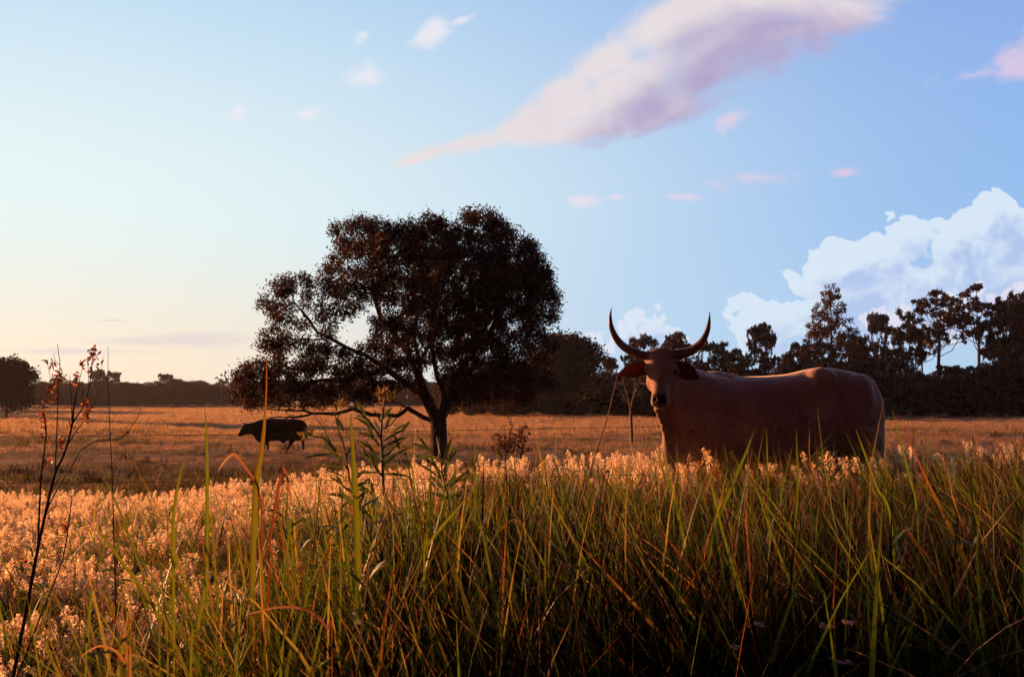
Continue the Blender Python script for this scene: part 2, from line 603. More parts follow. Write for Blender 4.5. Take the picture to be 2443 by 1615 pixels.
def grow_tree(name, blobs, lines, step, rg, n_attr, r_tip, r_base, n_leaf, leaf, asp, spread,
              col_a, col_b, bark=None, infl=None, kill=None, shell=1.0, sides=6, droop=.3, clump=None, iters=90, rmin=0, jit=.15, tipfrac=.25):
    """blobs: (cx,cy,cz,rx,ry,rz,weight). Returns trunk mesh, crown mesh."""
    vol = np.array([b_[3] * b_[4] * b_[5] * b_[6] for b_ in blobs]); vol /= vol.sum()
    at = np.concatenate([in_ell(max(3, int(n_attr * w)), b_[:3], b_[3:6], rg, shell) for b_, w in zip(blobs, vol)])
    pos, par = polyline_nodes(lines, step)
    pos, par = colonize(at, pos, par, step, infl or step * 5, kill or step * 1.3, iters, rg, jit)
    r, kids = radii(pos, par, r_tip, r_base)
    trunk = branch_mesh(name + '_trunk', pos, par, r, bark or M_BARK, rmin, sides)
    n0 = len(polyline_nodes(lines, step)[0])
    cand = np.where((r < r_tip * 2.4) & (np.arange(len(r)) >= n0))[0]
    tips = np.where((kids == 0) & (np.arange(len(r)) >= n0))[0]
    if len(cand) == 0: cand = np.arange(n0, len(r))
    nt = int(n_leaf * tipfrac)
    if clump:
        # leaves bunched round a limited number of twig ends
        cs = rg.choice(cand, min(clump[0], len(cand)), replace=False)
        pick = rg.choice(cs, n_leaf)
        c = pos[pick] + rg.normal(0, 1, (n_leaf, 3)) * np.array(clump[1])
    else:
        pick = np.concatenate([rg.choice(cand, n_leaf - nt), rg.choice(tips, nt)])
        c = pos[pick] + rg.normal(0, spread, (n_leaf, 3))
    crown = leaf_mesh(name + '_crown', c, leaf, asp, leaf_cols(n_leaf, rg, col_a, col_b), rg, M_LEAF, droop)
    return trunk, crown


def place_tree(name, meshes, loc, s=1.0, rz=0.0, sx=1.0, **kw):
    t = empty(name, loc, **kw)
    t.scale = (s * sx, s * sx, s)
    t.rotation_euler = (0, 0, rz)
    obj('trunk', meshes[0], t)
    obj('crown', meshes[1], t)
    return t


def build_main_tree():
    rg = np.random.default_rng(11)
    Y = 36.0
    k = FPX / Y
    bx = CX + 0
    base = np.array([(1048 - CX) / FPX * Y, Y, float(tz((1048 - CX) / FPX * Y, Y))])

    def L(zx, zy, dy=0.0):      # photo crop coordinates -> local metres
        px, py = 540 + zx * .408, 470 + zy * .408
        q = P(px, py, Y + dy)
        return tuple(q - base)

    def B(zx, zy, rx, ry, dy, ddy, w):
        c = L(zx, zy, dy)
        return (*c, rx * .408 / k, ddy, ry * .408 / k, w)
    bl = [B(800, 260, 190, 120, .3, 2.2, 1.2), B(970, 300, 200, 150, -.6, 2.4, 1.1), B(1200, 290, 230, 150, 0, 3, 1.3),
          B(1430, 150, 110, 75, .3, 1.5, 1.2), B(1560, 220, 150, 130, -.4, 2.2, 1.2), B(1650, 450, 230, 250, .5, 3.2, 1.3),
          B(1760, 560, 170, 200, -.5, 2.6, 1.3), B(1350, 500, 300, 220, -1.0, 3.3, 1.2), B(1000, 480, 260, 170, .8, 3.0, 1.0),
          B(700, 430, 120, 130, .2, 1.8, 1.2), B(650, 330, 70, 60, .2, 1., 1.0), B(690, 560, 150, 110, -.3, 1.8, .8), B(600, 720, 90, 80, -.6, 1., .8),
          B(400, 550, 150, 95, 0, 1.4, 1.5), B(280, 640, 75, 100, -.2, 1.2, 1.4), B(420, 720, 170, 70, .4, 1.2, .8), B(300, 850, 120, 85, .1, 1.3, 1.5), B(560, 900, 150, 60, .3, 1.5, .7), B(1300, 850, 200, 120, 1.2, 2.6, .7),
          B(210, 1040, 160, 120, 0, 1.8, 1.3), B(170, 1150, 110, 75, 0, 1.4, 1.3), B(420, 1140, 200, 70, -.3, 1.8, 1.0), B(620, 1140, 180, 60, .4, 1.8, .9), B(330, 1050, 110, 130, .3, 1.6, .9), B(560, 1010, 150, 110, -.3, 1.8, .75),
          B(460, 1170, 230, 50, .2, 1.8, .9), B(790, 1040, 170, 130, .6, 1.8, .8), B(800, 880, 120, 70, .2, 1.6, .8), B(760, 1150, 220, 45, .3, 2, .8),
          B(1040, 780, 200, 120, -.2, 2.6, .6), B(1000, 950, 180, 110, .8, 2.4, .5), B(1250, 720, 200, 140, .6, 3, .5), B(1480, 760, 200, 170, .4, 3.2, .8),
          B(1700, 720, 190, 120, .2, 3, 1.1), B(1560, 950, 220, 130, .2, 3, .9), B(1400, 1060, 150, 90, .5, 2.4, .7), B(1650, 1100, 260, 110, .6, 2.6, 1.2), B(1420, 1180, 160, 50, .8, 2, .8),
          B(1830, 900, 110, 120, .6, 2, .9), B(1000, 1130, 120, 40, .6, 1.8, .5), B(1250, 930, 90, 80, 1.0, 1.5, .25),
          B(260, 1215, 90, 22, .1, .6, .5), B(1900, 650, 60, 110, 0, 1.2, .7)]
    T0, T1 = (0, 0, -.25), L(1243, 1440)
    lines = [
        [T0, T1, L(1240, 1340), L(1238, 1300)],
        [L(1238, 1320), L(1205, 1255), L(1160, 1160), L(1140, 1080, .2), L(1090, 980, .3), L(1060, 900, .4), L(990, 840, .5), L(940, 740, .6)],
        [L(1165, 1165), L(1060, 1100, -.3), L(930, 1000, -.6), L(820, 930, -.8), L(700, 880, -.8), L(600, 820, -.6), L(530, 790, -.4), L(470, 700, -.2), L(400, 620)],
        [L(600, 820, -.6), L(520, 835, -.4), L(470, 830, -.3)],
        [L(930, 1000, -.6), L(760, 1060, .3), L(560, 1070, .4), L(330, 1100, .2)],
        [L(1140, 1080, .2), L(1130, 960, -.5), L(1100, 850, -1.2), L(1110, 720, -1.8), L(1150, 560, -2)],
        [L(1115, 1040, .2), L(1150, 930, 1), L(1200, 840, 1.6), L(1230, 700, 2)],
        [L(1060, 900, .4), L(900, 700, 1), L(860, 560, 1.2), L(850, 420, 1)],
        [L(1240, 1310), L(1272, 1250), L(1285, 1180), L(1330, 1080, .5), L(1400, 960, .8), L(1460, 820, 1), L(1560, 700, 1.2)],
        [L(1285, 1180), L(1230, 1050, -.6), L(1215, 960, -.8), L(1200, 850, -1), L(1300, 680, -1.3), L(1420, 520, -1.3)],
        [L(1330, 1080, .5), L(1480, 1030, -.3), L(1620, 980, -.8), L(1740, 880, -.8)],
        [L(1400, 960, .8), L(1530, 820, -.6), L(1620, 640, -.8), L(1620, 450, -.6)],
        [L(1285, 1200), L(1390, 1130, 1.2), L(1560, 1120, 1.8)],
    ]
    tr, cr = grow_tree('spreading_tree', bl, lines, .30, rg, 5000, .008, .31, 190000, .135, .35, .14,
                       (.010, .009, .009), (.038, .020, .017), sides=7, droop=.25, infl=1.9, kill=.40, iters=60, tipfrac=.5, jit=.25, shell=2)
    # the bare drooping limb on the left is part of the same trunk mesh
    t = place_tree('spreading_tree', (tr, cr), tuple(base),
                   label='large spreading shade tree with forked dark trunk, tallest tree left of the bull', cat='tree')
    pos, par = polyline_nodes([
        [L(1230, 1340), L(1190, 1300), L(1130, 1275), L(1060, 1235, -.2), L(1000, 1205, -.3), L(960, 1195, -.4), L(860, 1190, -.5)],
        [L(1020, 1262, -.3), L(960, 1330, -.5), L(905, 1365, -.5)],
        [L(1060, 1240, -.25), L(1010, 1275, -.4), L(840, 1275, -.6), L(740, 1240, -.7), L(640, 1268, -.8), L(520, 1268, -.9), L(440, 1250, -1), L(380, 1246, -1), L(240, 1240, -1.1)],
        [L(600, 1268, -.8), L(500, 1262, -.9), L(440, 1285, -1), L(330, 1285, -1.1), L(245, 1292, -1.1)],
        [L(350, 1285, -1.05), L(320, 1312, -1.1)], [L(400, 1285, -1), L(355, 1312, -1.1)], [L(480, 1265, -.9), L(455, 1240, -.9), L(430, 1232, -.9)],
        [L(330, 1244, -1), L(350, 1268, -1.1)], [L(740, 1240, -.7), L(690, 1215, -.9), L(640, 1210, -1)], [L(860, 1190, -.5), L(780, 1200, -.6), L(720, 1185, -.7)]], .2)
    pos, par = np.array(pos), np.array(par)
    pos[1:] += np.cumsum(rg.normal(0, .006, pos[1:].shape), 0) * 0 + rg.normal(0, .012, pos[1:].shape)
    r, _ = radii(pos, par, .022, .17)
    lm = branch_mesh('low_limb', pos, par, r, M_BARK, 0, 7)
    o = obj('low_limb', lm, t)
    o['label'] = 'bare drooping low limb reaching left'


def far_trees():
    rg = np.random.default_rng(5)
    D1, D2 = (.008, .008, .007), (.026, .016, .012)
    # ---- prototypes in metres, base at the origin
    protos = {}

    def dense(seed, w, h):
        g = np.random.default_rng(seed)
        bl = [(0, 0, h * .55, w * .42, w * .4, h * .36, 1)]
        for i in range(9):
            a = g.uniform(0, 6.28); q = g.uniform(.2, .34) * w
            bl.append((math.cos(a) * q, math.sin(a) * q, h * g.uniform(.25, .85), w * g.uniform(.14, .24), w * .2, h * g.uniform(.10, .17), 1.3))
        ln = [[(0, 0, -.2), (0, 0, h * .2), (.1, 0, h * .45), (0, .1, h * .7)]]
        return grow_tree('dense', bl, ln, h / 22, g, 900, .03, h * .022, 15000, .42, .5, h * .035, D1, D2, shell=2, sides=4, iters=45)

    def clumpy(seed, w, h, n=16):
        g = np.random.default_rng(seed)
        bl = [(0, 0, h * .5, w * .3, w * .3, h * .2, .06)]
        for i in range(n * 2):
            a = g.uniform(0, 6.28); q = g.uniform(.1, .44) * w * (1 if i < n * 1.3 else .55)
            zz = h * (g.uniform(.30, .80) if i < n * 1.3 else g.uniform(.78, .95))
            s = g.uniform(.08, .13)
            bl.append((math.cos(a) * q, math.sin(a) * q, zz, w * s, w * s, h * s * .42, 1))
        ln = [[(0, 0, -.2), (.1, 0, h * .22), (-.1, .1, h * .4), (.05, 0, h * .6)],
              [(.1, 0, h * .22), (w * .12, 0, h * .42), (w * .18, .3, h * .6)], [(0, 0, h * .25), (-w * .14, .2, h * .45), (-w * .22, 0, h * .58)]]
        return grow_tree('clumpy', bl, ln, h / 30, g, 1500, .035, h * .018, 20000, .33, .5, h * .012, D1, D2, bark=M_PALE, sides=4, iters=60, infl=h * .3, kill=h * .035)

    def gum(seed, w, h, n=24):
        """tall open eucalypt: bare pale stem, little umbrella clumps on rising limbs"""
        g = np.random.default_rng(seed)
        ln = [[(0, 0, -.2), (.15, 0, h * .3), (-.1, .1, h * .55), (.1, 0, h * .75), (.3, 0, h * .9)]]
        bl = [(.3, 0, h * .94, w * .10, w * .1, h * .03, 1.5)]
        for i in range(n):
            a = g.uniform(0, 6.28); z0 = h * g.uniform(.42, .74); q = w * g.uniform(.2, .5)
            z1 = z0 + h * g.uniform(.06, .24)
            e = (math.cos(a) * q, math.sin(a) * q, min(z1, h * .95))
            m_ = (math.cos(a) * q * .55, math.sin(a) * q * .55, z0 + (z1 - z0) * .25)
            ln.append([(0, 0, z0), m_, e])
            for _ in range(3):
                bl.append((e[0] + g.normal(0, w * .08), e[1] + g.normal(0, w * .08), e[2] + g.normal(0, h * .022), w * .075, w * .075, h * .014, 1))
        return grow_tree('gum', bl, ln, h / 34, g, 600, .03, h * .013, 9500, .36, .5, h * .009, D1, (.055, .030, .018), bark=M_PALE, sides=5, iters=50, infl=h * .15)

    def conifer(seed, w, h):
        g = np.random.default_rng(seed)
        ln = [[(0, 0, -.2), (0, 0, h * .97)]]
        bl = []
        for i in range(34):
            zz = h * (.12 + .84 * i / 33)
            q = w * .5 * (1 - ((zz / h - .10) / .92) ** 1.25) + .35
            for a in g.uniform(0, 6.28, 5 if i < 26 else 3):
                for f in (.95, .62):
                    bl.append((math.cos(a) * q * f, math.sin(a) * q * f, zz + f * q * .12, q * .19 + .16, q * .19 + .16, .30, 1))
        return grow_tree('conifer', bl, ln, h / 34, g, 2600, .03, h * .016, 26000, .36, .45, h * .012, (.018, .015, .010), (.075, .045, .022), sides=5, iters=60, infl=h * .13)
    dn = [dense(1, 9, 8), dense(2, 8, 9)]
    cl = [clumpy(3, 11, 12), clumpy(4, 10, 11, 20), clumpy(8, 12, 12, 14)]
    gm = [gum(6, 10, 18), gum(9, 9, 17, 20)]
    cf = conifer(12, 12, 17)
    H = {'d': 8, 'e': 9, 'c': 12, 'k': 11, 'm': 12, 'g': 18, 'h': 17, 'f': 17}
    Wd = {'d': 9, 'e': 8, 'c': 11, 'k': 10, 'm': 12, 'g': 10, 'h': 9, 'f': 12}
    MM = {'d': dn[0], 'e': dn[1], 'c': cl[0], 'k': cl[1], 'm': cl[2], 'g': gm[0], 'h': gm[1], 'f': cf}
    NM = {'d': 'dense_tree', 'e': 'dense_tree', 'c': 'clumped_tree', 'k': 'clumped_tree', 'm': 'clumped_tree', 'g': 'gum_tree', 'h': 'gum_tree', 'f': 'conifer_tree'}

    def put(px, top, halfw, Y, kind, label, group, rz=None):
        X = (px - CX) / FPX * Y
        z0 = float(tz(X, Y))
        hh = P(px, top, Y)[2] - z0
        s = hh / H[kind]
        sx = (2 * halfw / FPX * Y) / (Wd[kind] * s)
        place_tree(NM[kind], MM[kind], (X, Y, z0), s, rg.uniform(0, 6.28) if rz is None else rz, sx, label=label, cat='tree', group=group)
    G = 'trees along the right edge of the pasture'
    R_ = [
        (1250, 850, 110, 122, 'd', 'dense dark tree half hidden by the right side of the big spreading tree'),
        (1345, 778, 90, 118, 'e', 'dark dense rounded tree right of the big spreading tree, left of the bull horns'),
        (1150, 880, 90, 130, 'd', 'dark dense tree behind the fork of the big spreading tree trunk'),
        (1455, 850, 48, 128, 'm', 'small broken-crowned tree between the round dark tree and the left bull horn'),
        (1440, 905, 70, 112, 'd', 'low bushy tree behind the thin bare tree left of the bull face'),
        (1530, 795, 62, 140, 'c', 'clump-crowned tree directly behind the bull forehead, between the horns'),
        (1612, 790, 55, 142, 'k', 'clump-crowned tree rising beside the inner edge of the right bull horn'),
        (1700, 808, 55, 138, 'c', 'clump-crowned tree just right of the right bull horn'),
        (1660, 860, 60, 126, 'd', 'low dark tree above the bull neck'),
        (1760, 860, 50, 128, 'm', 'low broken-crowned tree above the bull withers'),
        (1820, 768, 50, 132, 'k', 'bushy upright tree left of the tall conifer'),
        (1880, 845, 55, 124, 'd', 'low rounded tree at the left foot of the tall conifer'),
        (1985, 676, 96, 132, 'f', 'tall pyramid-shaped conifer with tiered boughs above the bull back'),
        (1960, 860, 75, 120, 'e', 'low dark tree in front of the conifer foot'),
        (2060, 838, 60, 124, 'd', 'low dark tree above the bull rump'),
        (2095, 742, 55, 140, 'm', 'clump-crowned tree just right of the tall conifer'),
        (2165, 775, 62, 134, 'c', 'flat-topped clumped tree between the conifer and the tall bare-stemmed gum'),
        (2240, 680, 88, 136, 'g', 'tall bare-stemmed gum tree with umbrella clumps, the left one of the two tall gums'),
        (2335, 668, 78, 140, 'h', 'tallest open gum tree near the right end, its crown of small clumps against the cloud'),
        (2265, 868, 55, 128, 'm', 'lower clump-crowned tree in front of the two tall gums'),
        (2310, 872, 50, 122, 'k', 'lower dark clumped tree under the tallest gum'),
        (2175, 905, 70, 116, 'd', 'round dark shrub-like tree low beneath the flat-topped clumped tree'),
        (2405, 715, 70, 130, 'k', 'bushy tall tree near the right end of the tree line'),
        (2500, 700, 75, 132, 'c', 'bushy tall tree at the very right end of the tree line'),
        (2390, 850, 70, 116, 'e', 'low dark tree at the right end in front of the bushy tall trees'),
        (2290, 890, 70, 114, 'd', 'low dark tree between the gum stems and the right end'),
        (2120, 880, 50, 120, 'e', 'low dark tree just right of the bull rump'),
        (2440, 690, 55, 138, 'm', 'bushy tree at the right end behind its neighbours, its top against the small cumulus'),
        (2385, 780, 45, 134, 'h', 'middle-height open gum right of the tallest gum'),
        (2200, 730, 45, 146, 'h', 'slender open gum just left of the tall bare-stemmed gum'),
        (2050, 800, 50, 136, 'k', 'clumped tree touching the right side of the tall conifer'),
        (1905, 815, 42, 138, 'k', 'clumped tree touching the left side of the tall conifer'),
        (1750, 830, 48, 140, 'k', 'clumped tree between the right bull horn and the bushy upright tree'),
    ]
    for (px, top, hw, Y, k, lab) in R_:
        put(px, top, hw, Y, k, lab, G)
    put(18, 840, 70, 98, 'e', 'reddish leafy tree at the left end, nearer than the distant tree line', None, 2.2)
    ordn = ['first', 'second', 'third', 'fourth', 'fifth', 'sixth', 'seventh', 'eighth', 'ninth', 'tenth', 'eleventh', 'twelfth', 'thirteenth',
            'fourteenth', 'fifteenth', 'sixteenth', 'seventeenth', 'eighteenth', 'nineteenth', 'twentieth']
    xs = [100, 140, 185, 235, 270, 310, 350, 395, 420, 455, 500, 530, 575, 625, 680, 740, 800, 860, 930, 1000]
    tops = [905, 898, 905, 880, 884, 908, 915, 890, 898, 905, 914, 890, 908, 905, 900, 906, 900, 903, 900, 896]
    kinds = 'dcdkcedmdedhdcedcded'
    for i, (x_, t_, k_) in enumerate(zip(xs, tops, kinds)):
        ap = {'d': 'rounded', 'e': 'rounded', 'c': 'flat-topped', 'k': 'clumpy', 'm': 'broken-crowned', 'h': 'tall sparse'}[k_]
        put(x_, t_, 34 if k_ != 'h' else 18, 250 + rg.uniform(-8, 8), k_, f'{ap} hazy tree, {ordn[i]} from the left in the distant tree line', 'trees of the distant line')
    # ---- the wood behind, one mass
    pts, sc = [], []
    for (x0, x1, Y0, Y1, t0, t1, n) in ((-40, 1120, 262, 300, 905, 925, 150), (1050, 2620, 142, 170, 880, 930, 200), (-500, -40, 120, 260, 880, 920, 60), (1060, 2620, 112, 124, 925, 952, 90)):
        for _ in range(n):
            Y = rg.uniform(Y0, Y1); px = rg.uniform(x0, x1); X = (px - CX) / FPX * Y
            hh = P(px, rg.uniform(t0, t1), Y)[2] - float(tz(X, Y))
            pts.append((X, Y, float(tz(X, Y)))); sc.append(hh)
    protos_b = []
    for sd in (21, 22, 23):
        g = np.random.default_rng(sd)
        c = in_ell(5200, (0, 0, .50), (.52, .52, .48), g, 3)
        c = c[(np.sin(c[:, 0] * 17 + sd) + np.sin(c[:, 1] * 13) + np.sin(c[:, 2] * 19 + c[:, 0] * 9)) > -1.2]
        protos_b.append(leaf_mesh('undergrowth_leaves', c, .05, .6, leaf_cols(len(c), g, D1, D2), g, M_LEAF, .2))
    scatter('woodland_undergrowth', protos_b, np.array(pts), np.array(sc)[:, None] * np.ones((1, 3)), rg,
            'dark mass of far woodland behind and under the field-edge trees', 'woodland')


def scatter(name, protos, pts, scl, rg, label, cat, rot=None, idx=None):
    """many copies of the prototype meshes as one object"""
    pc = bpy.data.collections.new(name + '_source')
    for i, me in enumerate(protos):
        pc.objects.link(bpy.data.objects.new('%s_source_%02d' % (name, i), me))
    n = len(pts)
    me = bpy.data.meshes.new(name)
    me.vertices.add(n)
    me.vertices.foreach_set('co', np.asarray(pts, np.float32).ravel())
    if rot is None:
        rot = np.zeros((n, 3)); rot[:, 2] = rg.uniform(0, 6.283, n)
    if idx is None: idx = rg.integers(0, len(protos), n)
    scl = np.asarray(scl, float)
    if scl.ndim == 1: scl = scl[:, None] * np.ones((1, 3))
    for nm, arr in (('rot', rot), ('scl', scl)):
        a = me.attributes.new(nm, 'FLOAT_VECTOR', 'POINT')
        a.data.foreach_set('vector', np.asarray(arr, np.float32).ravel())
    a = me.attributes.new('idx', 'INT', 'POINT')
    a.data.foreach_set('value', np.asarray(idx, np.int32))
    for m_ in {p_.materials[0].name: p_.materials[0] for p_ in protos}.values():
        me.materials.append(m_)
    o = obj(name, me)
    g = bpy.data.node_groups.new(name + '_nodes', 'GeometryNodeTree')
    g.interface.new_socket('Geometry', in_out='INPUT', socket_type='NodeSocketGeometry')
    g.interface.new_socket('Geometry', in_out='OUTPUT', socket_type='NodeSocketGeometry')
    b = NB(g)
    gi, go = b.n('NodeGroupInput'), b.n('NodeGroupOutput')
    ci = b.n('GeometryNodeCollectionInfo', transform_space='ORIGINAL')
    ci.inputs['Collection'].default_value = pc
    ci.inputs['Separate Children'].default_value = True
    ci.inputs['Reset Children'].default_value = True
    iop = b.n('GeometryNodeInstanceOnPoints')

    def na(nm, t):
        q = b.n('GeometryNodeInputNamedAttribute', data_type=t)
        q.inputs['Name'].default_value = nm
        return q.outputs[0]
    g.links.new(gi.outputs[0], iop.inputs['Points'])
    g.links.new(ci.outputs[0], iop.inputs['Instance'])
    iop.inputs['Pick Instance'].default_value = True
    g.links.new(na('idx', 'INT'), iop.inputs['Instance Index'])
    g.links.new(na('rot', 'FLOAT_VECTOR'), iop.inputs['Rotation'])
    g.links.new(na('scl', 'FLOAT_VECTOR'), iop.inputs['Scale'])
    g.links.new(iop.outputs[0], go.inputs[0])
    md = o.modifiers.new('scatter', 'NODES')
    md.node_group = g
    return tag(o, label, cat, kind='stuff')


build_main_tree()
far_trees()


# ------------------------------------------------------------------ cattle
def loft(stations, n=20, cap=True):
    """stations: (centre, u vector, v vector, exponent); closed tube of superellipse rings"""
    V, F = [], []
    for c, u, v, e in stations:
        c, u, v = np.array(c, float), np.array(u, float), np.array(v, float)
        for k in range(n):
            t = 2 * math.pi * k / n
            ct, st = math.cos(t), math.sin(t)
            V.append(c + u * math.copysign(abs(ct) ** (2 / e), ct) + v * math.copysign(abs(st) ** (2 / e), st))
    m = len(stations)
    for i in range(m - 1):
        for k in range(n):
            k2 = (k + 1) % n
            F.append([i * n + k, i * n + k2, (i + 1) * n + k2, (i + 1) * n + k])
    T = []
    V.append(np.array(stations[0][0], float)); a = len(V) - 1
    V.append(np.array(stations[-1][0], float)); z = len(V) - 1
    for k in range(n):
        k2 = (k + 1) % n
        T.append([k2, k, a]); T.append([(m - 1) * n + k, (m - 1) * n + k2, z])
    return np.array(V), np.array(F), np.array(T)


def tube(pts, rad, n=10, sq=1.0):
    """tube along points"""
    pts = [np.array(p, float) for p in pts]
    if not hasattr(rad, '__len__'): rad = [rad] * len(pts)
    st = []
    ref = np.array([.13, .97, .2])
    for i, p in enumerate(pts):
        d = pts[min(i + 1, len(pts) - 1)] - pts[max(i - 1, 0)]
        d = d / (np.linalg.norm(d) + 1e-9)
        u = np.cross(d, ref); u /= np.linalg.norm(u) + 1e-9
        w = np.cross(d, u)
        st.append((p, u * rad[i], w * rad[i] * sq, 2))
    return loft(st, n)


def spline(pts, rad, k=6):
    """Catmull-Rom resample"""
    p = [np.array(q, float) for q in pts]
    p = [2 * p[0] - p[1]] + p + [2 * p[-1] - p[-2]]
    r = [rad[0]] + list(rad) + [rad[-1]]
    P_, R_ = [], []
    for i in range(1, len(p) - 2):
        for j in range(k):
            t = j / k
            f = lambda a, b_, c, d: .5 * (2 * b_ + (c - a) * t + (2 * a - 5 * b_ + 4 * c - d) * t * t + (-a + 3 * b_ - 3 * c + d) * t ** 3)
            P_.append(f(p[i - 1], p[i], p[i + 1], p[i + 2])); R_.append(max(1e-4, f(r[i - 1], r[i], r[i + 1], r[i + 2])))
    P_.append(p[-2]); R_.append(rad[-1])
    return P_, R_


def ball(c, rx, ry, rz, n=16, axes=None):
    st = []
    ax = axes if axes is not None else np.eye(3)
    for i in range(9):
        a = -math.pi / 2 + math.pi * (i + .02) / 8.04
        st.append((np.array(c) + ax[2] * rz * math.sin(a), ax[0] * rx * math.cos(a), ax[1] * ry * math.cos(a), 2))
    return loft(st, n)


def join_parts(parts):
    V, Q, T, o = [], [], [], 0
    for v, q, t in parts:
        V.append(v); Q.append(q + o); T.append(t + o); o += len(v)
    return np.concatenate(V), np.concatenate(Q), np.concatenate(T)


def fuse(name, parts, voxel, smooth=6):
    v, q, t = join_parts(parts)
    me = mesh_np(name + '_raw', v, [q, t])
    o = bpy.data.objects.new(name + '_raw', me)
    COL.objects.link(o)
    m = o.modifiers.new('r', 'REMESH'); m.mode = 'VOXEL'; m.voxel_size = voxel
    s = o.modifiers.new('s', 'SMOOTH'); s.iterations = smooth; s.factor = .5
    bpy.context.view_layer.update()
    dg = bpy.context.evaluated_depsgraph_get()
    out = bpy.data.meshes.new_from_object(o.evaluated_get(dg))
    bpy.data.objects.remove(o)
    out.name = name
    return out


def hide_material(name, c1, c2, dark, var=1.0, trans=None):
    """short coat: colour patches, mask attribute darkens the muzzle"""
    m, b, pr = principled(name, c1, .75, .18)
    tc = b.n('ShaderNodeTexCoord')
    p = tc.outputs['Object']
    n1 = b.noise(p, 2.2, 5, .6)
    n2 = b.noise(p, 90, 3, .7)
    c = b.mix(b.ss(n1, .35, .65), c1, c2)
    dirt = b.ss(b.noise(p, 5, 6, .7), .48, .72)
    c = b.mix(b.m('MULTIPLY', dirt, .45), c, tuple(q * .45 for q in c1))
    c = b.vm('SCALE', c, scale=b.ss(n2, .25, .75, .65, 1.25))
    at = b.n('ShaderNodeAttribute', attribute_name='dark')
    c = b.mix(at.outputs['Fac'], c, dark)
    b.put(pr.inputs['Base Color'], c)
    mp = b.n('ShaderNodeMapping')
    b.put(mp.inputs[0], p)
    mp.inputs[3].default_value = (1, 1, 3)
    bp = b.n('ShaderNodeBump')
    bp.inputs['Strength'].default_value = .35
    bp.inputs['Distance'].default_value = .008
    b.put(bp.inputs['Height'], b.m('ADD', b.noise(mp.outputs[0], 70, 4, .7), b.noise(p, 9, 3, .6)))
    b.put(pr.inputs['Normal'], bp.outputs[0])
    pr.inputs['Sheen Weight'].default_value = .8
    pr.inputs['Sheen Roughness'].default_value = .30
    pr.inputs['Sheen Tint'].default_value = (1, .75, .55, 1)
    return m


def ear_mesh(root, tip, up, width, cup, th=.006):
    """leaf-shaped ear that opens along the direction cup"""
    root, tip, up, cup = map(lambda q: np.array(q, float), (root, tip, up, cup))
    ax = tip - root; L = np.linalg.norm(ax); ax /= L
    up = up - ax * up.dot(ax); up /= np.linalg.norm(up)
    cu = np.cross(ax, up)
    if cu.dot(cup) < 0: cu = -cu
    nu, nv = 16, 11
    front = []
    for i in range(nu):
        t = i / (nu - 1)
        w = width * (math.sin(math.pi * min(1, t * .86 + .12)) ** .75) * (1 - t ** 5 * .6)
        if i == nu - 1: w = .003
        for j in range(nv):
            s = -1 + 2 * j / (nv - 1)
            depth = -(1 - abs(s) ** 2) * w * .42
            front.append(root + ax * L * t + up * w * .5 * s + cu * (depth - .02 * t))
    front = np.array(front)
    g = front.reshape(nu, nv, 3)
    du = np.gradient(g, axis=0); dv = np.gradient(g, axis=1)
    nrm = unit(np.cross(du, dv).reshape(-1, 3))
    if (nrm @ cu).mean() < 0: nrm = -nrm
    back = front - nrm * th
    V = np.concatenate([front, back]); n = nu * nv
    Q = []
    for i in range(nu - 1):
        for j in range(nv - 1):
            a, b_, c, d = i * nv + j, i * nv + j + 1, (i + 1) * nv + j + 1, (i + 1) * nv + j
            Q.append([a, b_, c, d]); Q.append([n + d, n + c, n + b_, n + a])
    for i in range(nu - 1):
        for j in (0, nv - 1):
            a, d = i * nv + j, (i + 1) * nv + j
            Q.append([a, d, n + d, n + a])
    return V, np.array(Q)


def set_dark(me, val):
    a = me.attributes.new('dark', 'FLOAT', 'POINT')
    a.data.foreach_set('value', np.asarray(val, np.float32))


def vco(me):
    v = np.empty(len(me.vertices) * 3, np.float32)
    me.vertices.foreach_get('co', v)
    return v.reshape(-1, 3)


